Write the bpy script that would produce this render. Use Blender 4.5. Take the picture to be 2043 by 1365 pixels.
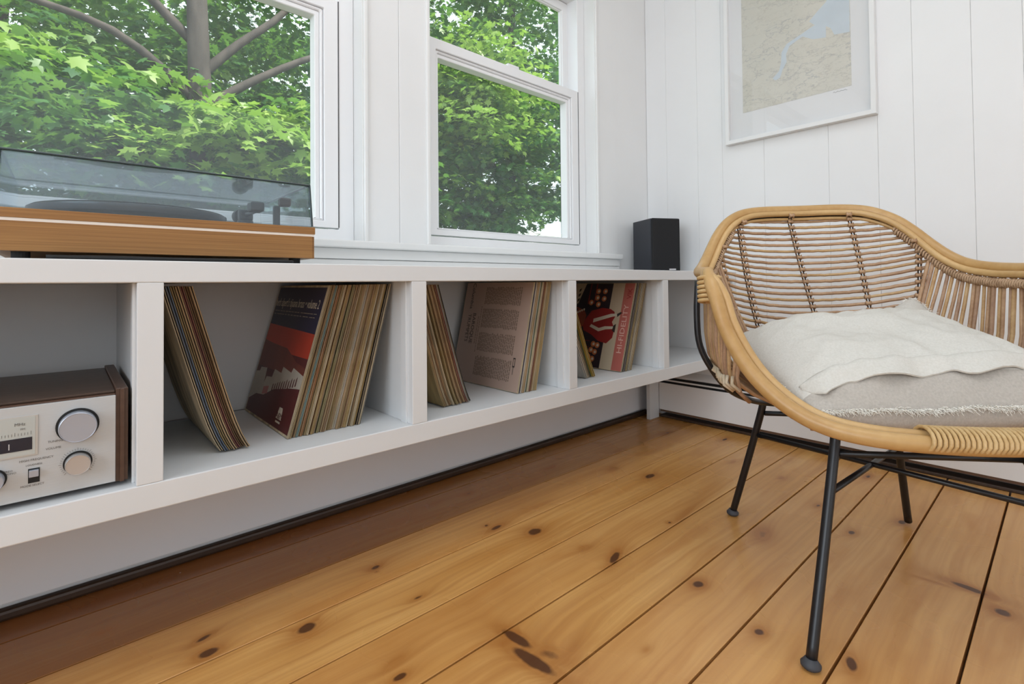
import bpy, bmesh, math, random
import numpy as np
from mathutils import Vector, Matrix, Euler
for o in list(bpy.data.objects): bpy.data.objects.remove(o)
SC = bpy.context.scene
COL = SC.collection
R = math.radians

# ------------------------------------------------------------------ camera
CH = 0.635
cam = bpy.data.cameras.new('camera'); co = bpy.data.objects.new('camera', cam); COL.objects.link(co)
yaw, pitch, roll = 0.84103704, 0.01813487, 0.00960456
fv = Vector((math.cos(yaw)*math.cos(pitch), math.sin(yaw)*math.cos(pitch), math.sin(pitch)))
rv = Vector((math.sin(yaw), -math.cos(yaw), 0)); dv = fv.cross(rv)
r2 = math.cos(roll)*rv + math.sin(roll)*dv; d2 = -math.sin(roll)*rv + math.cos(roll)*dv
m = Matrix((r2, -d2, -fv)).transposed().to_4x4(); m.translation = (0, 0, CH)
co.matrix_world = m
cam.sensor_width = 36; cam.lens = 994.42/2043*36; cam.shift_y = (547.5-682.5)/2043
cam.clip_start = 0.02; cam.clip_end = 300
SC.camera = co
# ------------------------------------------------------------------ light, world, exposure
SC.view_settings.view_transform = 'Standard'; SC.view_settings.look = 'None'
SC.view_settings.gamma = 1; SC.view_settings.use_curve_mapping = False
SC.view_settings.exposure = -0.08
W = bpy.data.worlds.new('world'); SC.world = W; W.use_nodes = True
bg = W.node_tree.nodes['Background']; bg.inputs[0].default_value = (0.86, 0.94, 1.0, 1); bg.inputs[1].default_value = 2.1
def sun(d, energy, color, ang):
    l = bpy.data.lights.new('sun', 'SUN'); l.energy = energy; l.color = color; l.angle = ang
    o = bpy.data.objects.new('sun', l); COL.objects.link(o)
    o.rotation_euler = Vector(d).to_track_quat('Z', 'Y').to_euler(); o.location = (0, 0, 12)
sun((0.26, -0.42, 0.86), 8.5, (1, 0.95, 0.84), R(1.0))
def area(loc, face, sx, sy, energy, color):
    l = bpy.data.lights.new('window_and_fill_light', 'AREA'); l.shape = 'RECTANGLE'; l.size = sx; l.size_y = sy
    l.energy = energy; l.color = color
    o = bpy.data.objects.new('window_and_fill_light', l); COL.objects.link(o); o.location = loc
    o.rotation_euler = (-Vector(face)).to_track_quat('Z', 'Y').to_euler()
area((-2.30, -0.25, 1.50), (1, 0, -.05), 2.1, 1.3, 35, (0.80, 0.89, 1.0))
area((0.5, 0.12, 2.485), (0, 0, -1), 1.7, 1.1, 15.5, (0.84, 0.92, 1.0))  # unseen ceiling fill lamp, added to light the room from above
area((0.0, -2.45, 1.35), (0, 1, 0), 4.0, 2.0, 20, (0.82, 0.90, 1.0))  # added fill lamp behind the camera, brightens the cubbies and shaded wall

# ------------------------------------------------------------------ helpers
def nt(name):
    mt = bpy.data.materials.new(name); mt.use_nodes = True
    t = mt.node_tree; b = t.nodes['Principled BSDF']; return mt, t, b
def N(t, typ, **kw):
    n = t.nodes.new(typ)
    for k, v in kw.items(): setattr(n, k, v)
    return n
def L(t, a, b): t.links.new(a, b)
def mth(t, op, a, b=None, c=None, clamp=False):
    n = N(t, 'ShaderNodeMath', operation=op); n.use_clamp = clamp
    for i, v in enumerate((a, b, c)):
        if v is None: continue
        if isinstance(v, (int, float)): n.inputs[i].default_value = v
        else: L(t, v, n.inputs[i])
    return n.outputs[0]
def mixc(t, fac, a, b, blend='MIX'):
    n = N(t, 'ShaderNodeMix', data_type='RGBA', blend_type=blend)
    for s, v in ((n.inputs[0], fac), (n.inputs[6], a), (n.inputs[7], b)):
        if isinstance(v, (int, float)): s.default_value = v
        elif isinstance(v, tuple): s.default_value = (*v, 1) if len(v) == 3 else v
        else: L(t, v, s)
    return n.outputs[2]
def srgb(r, g, b):
    f = lambda c: ((c/255+0.055)/1.055)**2.4 if c > 10 else c/255/12.92
    return (f(r), f(g), f(b))
def mat(name, col, rough=0.5, metal=0.0, noise=0.0, nscale=20, bump=0.0, bscale=60, stretch=(1, 1, 1), spec=None, col2=None, coords='Object'):
    mt, t, b = nt(name)
    b.inputs['Base Color'].default_value = (*col, 1); b.inputs['Roughness'].default_value = rough; b.inputs['Metallic'].default_value = metal
    if spec is not None: b.inputs['Specular IOR Level'].default_value = spec
    tc = N(t, 'ShaderNodeTexCoord'); mp = N(t, 'ShaderNodeMapping'); mp.inputs['Scale'].default_value = stretch
    L(t, tc.outputs[coords], mp.inputs[0])
    if noise > 0 or col2:
        n = N(t, 'ShaderNodeTexNoise'); n.inputs['Scale'].default_value = nscale; n.inputs['Detail'].default_value = 6; L(t, mp.outputs[0], n.inputs['Vector'])
        c2 = col2 or tuple(c*(1-noise) for c in col)
        rp = N(t, 'ShaderNodeValToRGB'); rp.color_ramp.elements[0].position = .35; rp.color_ramp.elements[1].position = .65
        rp.color_ramp.elements[0].color = (*c2, 1); rp.color_ramp.elements[1].color = (*col, 1)
        L(t, n.outputs['Fac'], rp.inputs[0]); L(t, rp.outputs[0], b.inputs['Base Color'])
    if bump > 0:
        n2 = N(t, 'ShaderNodeTexNoise'); n2.inputs['Scale'].default_value = bscale; n2.inputs['Detail'].default_value = 4; L(t, mp.outputs[0], n2.inputs['Vector'])
        bp = N(t, 'ShaderNodeBump'); bp.inputs['Strength'].default_value = bump; bp.inputs['Distance'].default_value = 0.002
        L(t, n2.outputs['Fac'], bp.inputs['Height']); L(t, bp.outputs[0], b.inputs['Normal'])
    return mt

def link(name, me, m=None, parent=None):
    o = bpy.data.objects.new(name, me); COL.objects.link(o)
    if m is not None:
        for mm in (m if isinstance(m, (list, tuple)) else [m]): me.materials.append(mm)
    if parent is not None: o.parent = parent
    return o
def obj(name, bm, m, parent=None, smooth=False, auto=None):
    me = bpy.data.meshes.new(name); bmesh.ops.recalc_face_normals(bm, faces=bm.faces[:]); bm.to_mesh(me); bm.free()
    if smooth:
        for p in me.polygons: p.use_smooth = True
        if auto:
            import bpy as _b
            try: me.set_sharp_from_angle(angle=R(auto))
            except Exception: pass
    return link(name, me, m, parent)
def tag(o, label=None, cat=None, group=None, kind=None):
    if label: o['label'] = label
    if cat: o['category'] = cat
    if group: o['group'] = group
    if kind: o['kind'] = kind
    return o
def empty(name, loc=(0, 0, 0), rz=0):
    o = bpy.data.objects.new(name, None); COL.objects.link(o); o.location = loc; o.rotation_euler = (0, 0, rz); o.empty_display_size = .05
    return o
def bx(bm, x0, x1, y0, y1, z0, z1, bev=0.0, seg=2):
    v = [bm.verts.new(p) for p in ((x0,y0,z0),(x1,y0,z0),(x1,y1,z0),(x0,y1,z0),(x0,y0,z1),(x1,y0,z1),(x1,y1,z1),(x0,y1,z1))]
    fs = [bm.faces.new([v[i] for i in f]) for f in ((0,3,2,1),(4,5,6,7),(0,1,5,4),(1,2,6,5),(2,3,7,6),(3,0,4,7))]
    if bev > 0:
        es = {e for f in fs for e in f.edges}
        bmesh.ops.bevel(bm, geom=list(es), offset=bev, segments=seg, affect='EDGES', profile=.5)
def box(name, x0, x1, y0, y1, z0, z1, m, parent=None, bev=0.0, seg=2):
    bm = bmesh.new(); bx(bm, min(x0,x1), max(x0,x1), min(y0,y1), max(y0,y1), min(z0,z1), max(z0,z1), bev, seg); return obj(name, bm, m, parent)
def tube(bm, pts, r, n=8, cap=True, closed=False, squash=1.0):
    pts = [Vector(p) for p in pts]; k = len(pts)
    rr = r if isinstance(r, (list, tuple)) else [r]*k
    T = []
    for i in range(k):
        a = pts[(i-1) % k] if (closed or i > 0) else pts[i]; b = pts[(i+1) % k] if (closed or i < k-1) else pts[i]
        T.append((b-a).normalized())
    ref = Vector((0, 0, 1)) if abs(T[0].z) < .9 else Vector((1, 0, 0))
    nrm = (ref - ref.dot(T[0])*T[0]).normalized(); rings = []
    for i in range(k):
        nrm = (nrm - nrm.dot(T[i])*T[i]).normalized(); bn = T[i].cross(nrm)
        rings.append([bm.verts.new(pts[i] + rr[i]*(math.cos(2*math.pi*j/n)*nrm*squash + math.sin(2*math.pi*j/n)*bn)) for j in range(n)])
    for i in range(k if closed else k-1):
        a, b = rings[i], rings[(i+1) % k]
        for j in range(n): bm.faces.new((a[j], a[(j+1) % n], b[(j+1) % n], b[j]))
    if cap and not closed:
        bm.faces.new(rings[0][::-1]); bm.faces.new(rings[-1])
def tubeobj(name, pts, r, m, parent=None, n=8, **k):
    bm = bmesh.new(); tube(bm, pts, r, n, **k); return obj(name, bm, m, parent, smooth=True)
def lathe(bm, prof, n=32, M=None):
    M = M or Matrix(); rings = []
    for (r, z) in prof:
        if r < 1e-6: rings.append([bm.verts.new(M @ Vector((0, 0, z)))])
        else: rings.append([bm.verts.new(M @ Vector((r*math.cos(2*math.pi*j/n), r*math.sin(2*math.pi*j/n), z))) for j in range(n)])
    for a, b in zip(rings, rings[1:]):
        for j in range(n):
            if len(a) == 1 and len(b) == 1: continue
            if len(a) == 1: bm.faces.new((a[0], b[j], b[(j+1) % n]))
            elif len(b) == 1: bm.faces.new((a[j], a[(j+1) % n], b[0]))
            else: bm.faces.new((a[j], a[(j+1) % n], b[(j+1) % n], b[j]))
def smooth_path(pts, sub=6):
    pts = [Vector(p) for p in pts]; out = []
    for i in range(len(pts)-1):
        p0 = pts[max(i-1, 0)]; p1 = pts[i]; p2 = pts[i+1]; p3 = pts[min(i+2, len(pts)-1)]
        for s in range(sub):
            t = s/sub
            out.append(0.5*((2*p1) + (-p0+p2)*t + (2*p0-5*p1+4*p2-p3)*t*t + (-p0+3*p1-3*p2+p3)*t**3))
    out.append(pts[-1]); return out
def text_mesh(s, size, depth=0.0001):
    c = bpy.data.curves.new('lettering', 'FONT'); c.body = s; c.size = size; c.extrude = depth; c.align_x = 'CENTER'; c.align_y = 'CENTER'; c.resolution_u = 2
    o = bpy.data.objects.new('lettering', c); COL.objects.link(o)
    me = bpy.data.meshes.new_from_object(o.evaluated_get(bpy.context.evaluated_depsgraph_get()))
    bpy.data.objects.remove(o); bpy.data.curves.remove(c); return me

# ------------------------------------------------------------------ materials
M_wall = mat('white wall paint', (0.84, 0.84, 0.835), 0.55, noise=.03, nscale=3, bump=.08, bscale=40)
M_trim = mat('white gloss trim paint', (0.83, 0.83, 0.815), 0.32, noise=.02, nscale=6, bump=.05, bscale=30)
M_vinyl = mat('white vinyl window', (0.86, 0.86, 0.865), 0.3)
M_seal = mat('dark window seal', (0.12, 0.12, 0.12), 0.6)
M_shelf = mat('white shelf paint', (0.735, 0.745, 0.75), 0.42, noise=.02, nscale=5, bump=.06, bscale=35)
M_ceil = mat('ceiling paint', (0.82, 0.82, 0.81), 0.7)
M_shoe = mat('dark stained shoe moulding', (0.055, 0.03, 0.018), 0.45, noise=.3, nscale=12, stretch=(1, 6, 1))
M_heater = mat('white heater enamel', (0.85, 0.845, 0.84), 0.4, noise=.02, nscale=4)
M_black = mat('black gap', (0.008, 0.008, 0.008), 0.7)

def floor_material():
    mt, t, b = nt('varnished pine boards')
    g = N(t, 'ShaderNodeNewGeometry'); sp = N(t, 'ShaderNodeSeparateXYZ'); L(t, g.outputs['Position'], sp.inputs[0])
    x, y = sp.outputs[0], sp.outputs[1]
    at = N(t, 'ShaderNodeAttribute', attribute_type='OBJECT', attribute_name='tone'); tone = at.outputs['Fac']
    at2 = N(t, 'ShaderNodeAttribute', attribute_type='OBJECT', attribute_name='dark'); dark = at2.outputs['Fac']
    # wobble
    cb = N(t, 'ShaderNodeCombineXYZ'); L(t, mth(t, 'MULTIPLY', x, 2.2), cb.inputs[0]); L(t, mth(t, 'MULTIPLY', y, 9.0), cb.inputs[1]); L(t, mth(t, 'MULTIPLY', tone, 37.0), cb.inputs[2])
    n1 = N(t, 'ShaderNodeTexNoise'); n1.inputs['Scale'].default_value = 1.0; n1.inputs['Detail'].default_value = 3; L(t, cb.outputs[0], n1.inputs['Vector'])
    nj = N(t, 'ShaderNodeTexNoise'); nj.inputs['Scale'].default_value = 55; nj.inputs['Detail'].default_value = 3; L(t, g.outputs['Position'], nj.inputs['Vector'])
    jit = mth(t, 'MULTIPLY', mth(t, 'SUBTRACT', nj.outputs['Fac'], .5), .75)
    K = [(.188,1.054,.020,.008,.3,.8),(.187,1.007,.017,.012,0,1),(.336,.955,.019,.014,.2,1),(.521,1.052,.016,.009,.2,.8),(.515,1.035,.005,.004,0,.6),(.535,.893,.018,.007,0,.7),
         (.415,.768,.034,.012,.1,.45),(.406,.735,.015,.008,0,.9),(.911,1.225,.02,.01,0,.6),(1.427,.928,.026,.013,0,1),(.895,.924,.022,.016,0,1),(.838,1.007,.024,.009,.1,.9),(.825,1.033,.008,.006,0,.8),
         (1.388,1.046,.03,.014,.1,.5),(1.24,1.202,.022,.009,0,.5),(1.888,1.139,.03,.01,0,.7),(.946,.712,.030,.010,.35,1),(.929,.787,.022,.012,-.2,.5),(1.265,.715,.09,.012,.12,.45),(1.19,.716,.008,.006,0,.8),
         (.992,.532,.017,.013,0,.9),(1.305,.525,.040,.021,.3,.6),(1.475,.378,.016,.009,0,.85),(1.634,.305,.022,.012,0,.8),(1.584,.485,.018,.008,0,.7),(.938,.387,.013,.010,0,.85),(.972,.253,.021,.009,.3,.95),
         (1.331,.097,.016,.015,0,.9),(1.385,.150,.012,.036,-.1,.9),(1.36,.205,.006,.03,.1,.45),(1.934,.446,.026,.010,0,.75),(1.974,.935,.03,.01,0,.8),(.68,1.215,.02,.008,0,.4),(.05,1.2,.02,.01,0,.4),
         (.603,.672,.012,.036,.12,1.0),(.588,.615,.014,.050,.12,1.0),(.618,.605,.020,.040,.35,.62),(.60,.64,.05,.06,0,.30),(.648,.585,.05,.012,.2,.4),(1.75,.80,.02,.008,0,.5),(1.72,.63,.016,.01,0,.5),(.75,.50,.012,.007,0,.35)]
    tot = None; halo = None
    for (kx, ky, a, bb, an, s) in K:
        c_, s_ = math.cos(an), math.sin(an)
        u = mth(t, 'MULTIPLY_ADD', x, c_/a, mth(t, 'MULTIPLY_ADD', y, s_/a, -(kx*c_+ky*s_)/a))
        v = mth(t, 'MULTIPLY_ADD', x, -s_/bb, mth(t, 'MULTIPLY_ADD', y, c_/bb, (kx*s_-ky*c_)/bb))
        d = mth(t, 'MULTIPLY_ADD', u, u, mth(t, 'MULTIPLY_ADD', v, v, 1.0))
        e = mth(t, 'DIVIDE', s, d)
        tot = e if tot is None else mth(t, 'MAXIMUM', tot, e)
    halo = mth(t, 'MULTIPLY', tot, 2.8, clamp=True)
    tot = mth(t, 'MINIMUM', mth(t, 'MULTIPLY', mth(t, 'MULTIPLY', tot, tot), 1.55), 1.0)
    gy = mth(t, 'ADD', mth(t, 'ADD', y, mth(t, 'MULTIPLY', n1.outputs['Fac'], .05)), mth(t, 'MULTIPLY', halo, .022))
    cb2 = N(t, 'ShaderNodeCombineXYZ'); L(t, mth(t, 'MULTIPLY', x, 1.3), cb2.inputs[0]); L(t, mth(t, 'MULTIPLY', gy, 90.0), cb2.inputs[1]); L(t, mth(t, 'MULTIPLY', tone, 61.0), cb2.inputs[2])
    n2 = N(t, 'ShaderNodeTexNoise'); n2.inputs['Scale'].default_value = 1.0; n2.inputs['Detail'].default_value = 4; L(t, cb2.outputs[0], n2.inputs['Vector'])
    grain = mth(t, 'SMOOTHSTEP', n2.outputs['Fac'], .35, .75) if False else mth(t, 'MULTIPLY', mth(t, 'SUBTRACT', n2.outputs['Fac'], .36), 2.6, clamp=True)
    cb3 = N(t, 'ShaderNodeCombineXYZ'); L(t, mth(t, 'MULTIPLY', x, 2.5), cb3.inputs[0]); L(t, mth(t, 'MULTIPLY', gy, 14.0), cb3.inputs[1]); L(t, mth(t, 'MULTIPLY', tone, 17.0), cb3.inputs[2])
    n3 = N(t, 'ShaderNodeTexNoise'); n3.inputs['Scale'].default_value = 1.0; n3.inputs['Detail'].default_value = 3; L(t, cb3.outputs[0], n3.inputs['Vector'])
    base = mixc(t, mth(t, 'MULTIPLY', mth(t, 'SUBTRACT', n3.outputs['Fac'], .3), 2.2, clamp=True), (.63, .305, .075), (.79, .45, .150))
    base = mixc(t, mth(t, 'MULTIPLY', grain, .58), base, (.42, .165, .034))
    base = mixc(t, mth(t, 'MULTIPLY', tone, .40), base, (.70, .37, .16))
    nm = N(t, 'ShaderNodeTexNoise'); nm.inputs['Scale'].default_value = 1.0; nm.inputs['Detail'].default_value = 4
    cb4 = N(t, 'ShaderNodeCombineXYZ'); L(t, mth(t, 'MULTIPLY', x, 3.6), cb4.inputs[0]); L(t, mth(t, 'MULTIPLY', gy, 16.0), cb4.inputs[1]); L(t, mth(t, 'MULTIPLY', tone, 91.0), cb4.inputs[2]); L(t, cb4.outputs[0], nm.inputs['Vector'])
    base = mixc(t, mth(t, 'MULTIPLY', mth(t, 'MULTIPLY', mth(t, 'SUBTRACT', nm.outputs['Fac'], .54), 5.0, clamp=True), .42), base, (.44, .155, .028))
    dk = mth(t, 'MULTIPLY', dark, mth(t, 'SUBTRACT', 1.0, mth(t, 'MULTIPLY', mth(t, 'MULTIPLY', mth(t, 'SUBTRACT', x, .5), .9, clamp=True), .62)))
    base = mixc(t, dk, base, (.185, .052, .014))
    base = mixc(t, mth(t, 'MULTIPLY', mth(t, 'MULTIPLY', halo, mth(t, 'ADD', .55, nm.outputs['Fac'])), .62, clamp=True), base, (.36, .12, .018))
    core = mth(t, 'MULTIPLY', mth(t, 'SUBTRACT', mth(t, 'ADD', tot, mth(t, 'MULTIPLY', jit, .55)), .38), 3.0, clamp=True)
    base = mixc(t, mth(t, 'MULTIPLY', core, .88), base, (.060, .018, .008))
    # small paint flecks and scuffs
    vo = N(t, 'ShaderNodeTexVoronoi'); vo.inputs['Scale'].default_value = 7; L(t, g.outputs['Position'], vo.inputs['Vector'])
    fleck = mth(t, 'LESS_THAN', vo.outputs['Distance'], .014)
    base = mixc(t, mth(t, 'MULTIPLY', fleck, .5), base, (.7, .62, .5))
    L(t, base, b.inputs['Base Color'])
    nr = N(t, 'ShaderNodeTexNoise'); nr.inputs['Scale'].default_value = 5; nr.inputs['Detail'].default_value = 2; L(t, g.outputs['Position'], nr.inputs['Vector'])
    L(t, mth(t, 'ADD', .17, mth(t, 'MULTIPLY', nr.outputs['Fac'], .20)), b.inputs['Roughness'])
    bp = N(t, 'ShaderNodeBump'); bp.inputs['Strength'].default_value = .12; bp.inputs['Distance'].default_value = .002
    L(t, mth(t, 'SUBTRACT', nr.outputs['Fac'], mth(t, 'MULTIPLY', core, .4)), bp.inputs['Height']); L(t, bp.outputs[0], b.inputs['Normal'])
    return mt
M_floor = floor_material()

# ------------------------------------------------------------------ room shell
YW, XW = 1.385, 2.147           # window wall plane, right wall plane
XL, YB, ZC = -2.40, -2.60, 2.50
fl = box('floor', XL-.1, XW+.1, YB-.1, YW+.1, -.06, -.021, M_black); tag(fl, kind='structure')
seams = [1.425, 1.285, 1.131, .985, .842, .700, .557, .413, .271, .1295]
while seams[-1] > YB: seams.append(seams[-1]-.1427)
rnd = random.Random(3)
for i in range(len(seams)-1):
    y1, y0 = seams[i], seams[i+1]
    if i == 0: y1 = 1.40
    g = .0016 if i < 5 else .0023
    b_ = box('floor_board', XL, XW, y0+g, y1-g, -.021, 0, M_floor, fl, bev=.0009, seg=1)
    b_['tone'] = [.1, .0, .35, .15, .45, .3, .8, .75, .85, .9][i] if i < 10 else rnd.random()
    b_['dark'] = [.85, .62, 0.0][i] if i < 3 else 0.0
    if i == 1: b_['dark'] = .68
ce = box('ceiling', XL-.1, XW+.1, YB-.1, YW+.1, ZC, ZC+.12, M_ceil); tag(ce, kind='structure')

# right wall: random-width vertical boards
we = box('wall_right', XW+.012, XW+.12, YB, YW+.15, 0, ZC, M_wall); tag(we, kind='structure')
gy = [YW+.002, 1.277, 1.120, 1.006, .831, .598, .444, .343, .194]
ws = [.115, .175, .233, .154, .101, .149]
k = 0
while gy[-1] > YB: gy.append(gy[-1]-ws[k % 6]); k += 1
for a, b2 in zip(gy, gy[1:]):
    box('wall_board', XW, XW+.012, b2+.0002, a-.0002, 0, ZC, M_wall, we, bev=.0011, seg=1)
# window wall with two openings
W1 = (-.215, .653); W2 = (.8827, 1.743); ZS, ZT = .757, 1.95
wn = empty('wall_left'); tag(wn, kind='structure')
def nw(x0, x1, z0, z1, name='wall_board', y0=YW, bev=.0016):
    return box(name, x0+.0004, x1-.0004, y0, YW+.14, z0, z1, M_wall, wn, bev=bev, seg=1)
nw(XL, W1[0]-.35, 0, ZC); nw(W1[0]-.35, W1[0]-.15, 0, ZC); nw(W1[0]-.15, W1[0], ZS, ZC)
nw(W1[1], .773, ZS, ZC); nw(.773, W2[0], ZS, ZC); nw(W2[1], 1.897, ZS, ZC); nw(1.897, XW+.02, 0, ZC, y0=YW+.003)
nw(W1[0]-.15, 1.897, 0, ZS)
nw(W1[0], W1[1], ZT, ZC); nw(W2[0], W2[1], ZT, ZC)
# far walls (behind the camera): side window for daylight, back opening added for fill
wb = empty('wall_back'); tag(wb, kind='structure')
for a in ((XL-.1, -2.0, 0, ZC), (2.0, XW+.1, 0, ZC), (-2.0, 2.0, 0, .35), (-2.0, 2.0, 2.35, ZC)):
    box('wall_board', a[0], a[1], YB-.1, YB, a[2], a[3], M_wall, wb)
w3 = empty('window_3'); tag(w3, kind='structure')  # unseen window added around the back fill lamp
for a in ((-2, -1.96, .35, 2.35), (1.96, 2, .35, 2.35), (-1.96, 1.96, .35, .39), (-1.96, 1.96, 2.31, 2.35), (-.02, .02, .39, 2.31)): box('window_frame', a[0], a[1], YB, YB+.04, a[2], a[3], M_vinyl, w3)
box('sky_block_panel', -1.96, 1.96, YB-.03, YB, .39, 2.31, M_trim, w3)  # added panel behind the fill lamp, blocks the sky in the opening
wf = empty('wall_side'); tag(wf, kind='structure')
for a in ((YB, YW, 0, .65), (YB, YW, 2.25, ZC), (YB, -1.4, .65, 2.25), (.9, YW, .65, 2.25)):
    box('wall_board', XL-.1, XL, a[0], a[1], a[2], a[3], M_wall, wf)
w4 = empty('window_4'); tag(w4, kind='structure')
for a in ((-1.4, -1.36, .65, 2.25), (.86, .9, .65, 2.25), (-1.36, .86, .65, .69), (-1.36, .86, 2.21, 2.25)): box('window_frame', XL-.06, XL, a[0], a[1], a[2], a[3], M_vinyl, w4)
box('fill_lamp_panel', -.38, 1.38, -.46, .70, 2.487, ZC, M_trim, ce)  # added panel above the unseen ceiling fill lamp

# stool + apron under the windows
t1 = box('trim_1', -.6, 1.893, 1.352, YW+.001, .740, .762, M_trim, bev=.004); tag(t1, kind='structure')
t2 = box('trim_2', -.6, 1.888, 1.368, YW+.001, .709, .740, M_trim, bev=.002); tag(t2, kind='structure')
t3 = box('trim_3', -.6, 1.888, 1.372, YW+.001, .676, .708, M_trim, bev=.002); tag(t3, kind='structure')
# shoe mouldings
bn = empty('baseboard_left'); tag(bn, kind='structure')
box('base_board', XL, XW-.05, YW-.020, YW-.001, .031, .288, mat('cool white base paint', (.82, .845, .89), .5, noise=.02, nscale=4), bn, bev=.003)
box('shoe_moulding', XL, XW-.05, YW-.024, YW-.001, 0.0005, .021, M_shoe, bn, bev=.006)
be = empty('baseboard_right'); tag(be, kind='structure')
box('shoe_moulding', 2.092, XW-.001, YB, 1.30, .0005, .012, M_shoe, be, bev=.003)
box('base_strip', 2.096, XW-.001, YB, 1.30, .026, .038, mat('brown wood strip', (.16, .09, .055), .5), be, bev=.001)

# ------------------------------------------------------------------ windows
def glass_mat():
    mt = bpy.data.materials.new('window glass'); mt.use_nodes = True; t = mt.node_tree; t.nodes.clear()
    o = N(t, 'ShaderNodeOutputMaterial'); tr = N(t, 'ShaderNodeBsdfTransparent'); tr.inputs[0].default_value = (.95, .97, .965, 1)
    gl = N(t, 'ShaderNodeBsdfGlossy'); gl.inputs['Roughness'].default_value = .01; lw = N(t, 'ShaderNodeLayerWeight'); lw.inputs[0].default_value = .5
    fr = mth(t, 'ADD', .035, mth(t, 'MULTIPLY', mth(t, 'POWER', lw.outputs['Facing'], 5.0), .9))
    mx = N(t, 'ShaderNodeMixShader'); L(t, fr, mx.inputs[0]); L(t, tr.outputs[0], mx.inputs[1]); L(t, gl.outputs[0], mx.inputs[2]); 
    du = N(t, 'ShaderNodeBsdfDiffuse'); du.inputs[0].default_value = (.75, .85, .92, 1); m3 = N(t, 'ShaderNodeMixShader'); m3.inputs[0].default_value = .035  # bluish diffuse share paints a hazy veil over the glass
    L(t, mx.outputs[0], m3.inputs[1]); L(t, du.outputs[0], m3.inputs[2]); L(t, m3.outputs[0], o.inputs[0])
    return mt
M_glass = glass_mat()
def ring(name, x0, x1, z0, z1, w, y0, y1, m, parent, bev=.0015, wb=None, wt=None, wl=None):
    """rectangular frame as ONE mesh with mitred corners"""
    wb = w if wb is None else wb; wt = w if wt is None else wt; wl = w if wl is None else wl
    bm = bmesh.new()
    O = [(x0, z0), (x1, z0), (x1, z1), (x0, z1)]; I = [(x0+wl, z0+wb), (x1-w, z0+wb), (x1-w, z1-wt), (x0+wl, z1-wt)]
    V = {}
    for nme, pts in (('O', O), ('I', I)):
        for yy, yl in ((0, y0), (1, y1)):
            for i, p in enumerate(pts): V[nme, yy, i] = bm.verts.new((p[0], yl, p[1]))
    for i in range(4):
        j = (i+1) % 4
        bm.faces.new((V['O',0,i], V['O',0,j], V['I',0,j], V['I',0,i])); bm.faces.new((V['O',1,i], V['I',1,i], V['I',1,j], V['O',1,j]))
        bm.faces.new((V['O',0,i], V['O',1,i], V['O',1,j], V['O',0,j])); bm.faces.new((V['I',0,i], V['I',0,j], V['I',1,j], V['I',1,i]))
    if bev: bmesh.ops.bevel(bm, geom=bm.edges[:], offset=bev, segments=1, affect='EDGES')
    return obj(name, bm, m, parent)
def window(n, xa, xb):
    e = empty('window_%d' % n); tag(e, kind='structure')
    ring('jamb_liner', xa-.0005, xb+.0005, ZS-.02, ZT+.001, .004, YW-.002, YW+.145, M_trim, e, bev=.0008, wb=.004)
    # bead round the opening
    for xx, s in ((xa, -1), (xb, 1)):
        bm = bmesh.new(); bx(bm, min(xx, xx+s*.014), max(xx, xx+s*.014), YW-.009, YW+.004, ZS+.005, ZT+.02, .004, 3); obj('casing_bead', bm, M_trim, e)
    # main frame
    ring('window_frame', xa+.004, xb-.004, ZS-.004, ZT, .047, YW+.056, YW+.140, M_vinyl, e, wb=.046, wl=.012)
    fa, fb = xa+.0135, xb-.052
    # upper sash (outer)
    u = ring('upper_sash', fa+.012, fb+.003, 1.452, ZT-.05, .038, YW+.112, YW+.138, M_vinyl, e, wl=.02)
    ring('glazing_bead', fa+.031, fb-.034, 1.488, ZT-.087, .006, YW+.119, YW+.132, M_vinyl, u)
    box('glass_pane', fa+.034, fb-.037, YW+.1365, YW+.1385, 1.491, ZT-.09, M_glass, u)
    # lower sash (inner)
    z0, z1 = ZS+.046, 1.484
    l = ring('lower_sash', fa, fb, z0, z1, .042, YW+.055, YW+.088, M_vinyl, e, wb=.020, wt=.036, wl=.050)
    ring('sash_profile', fa+.0505, fb-.0425, z0+.0205, z1-.0365, .009, YW+.061, YW+.092, M_vinyl, l, bev=.003, wb=.004)
    ring('glazing_stop', fa+.058, fb-.0515, z0+.0243, z1-.0455, .014, YW+.067, YW+.104, M_vinyl, l, bev=.002, wb=.003, wl=.008)
    ring('glass_seal', fa+.059, fb-.0625, z0+.0268, z1-.0568, .0016, YW+.1035, YW+.106, M_seal, l, bev=0)
    box('glass_pane', fa+.0575, fb-.0625, YW+.1055, YW+.1085, z0+.0265, z1-.0565, M_glass, l)
    box('shadow_gap', fb+.0004, fb+.0024, YW+.0545, YW+.06, z0+.002, z1-.002, M_seal, l)
    box('sash_lock', (xa+xb)/2-.03, (xa+xb)/2+.03, YW+.06, YW+.085, z1, z1+.014, M_vinyl, l, bev=.004)
    return e
window(1, *W1); window(2, *W2)

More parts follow.
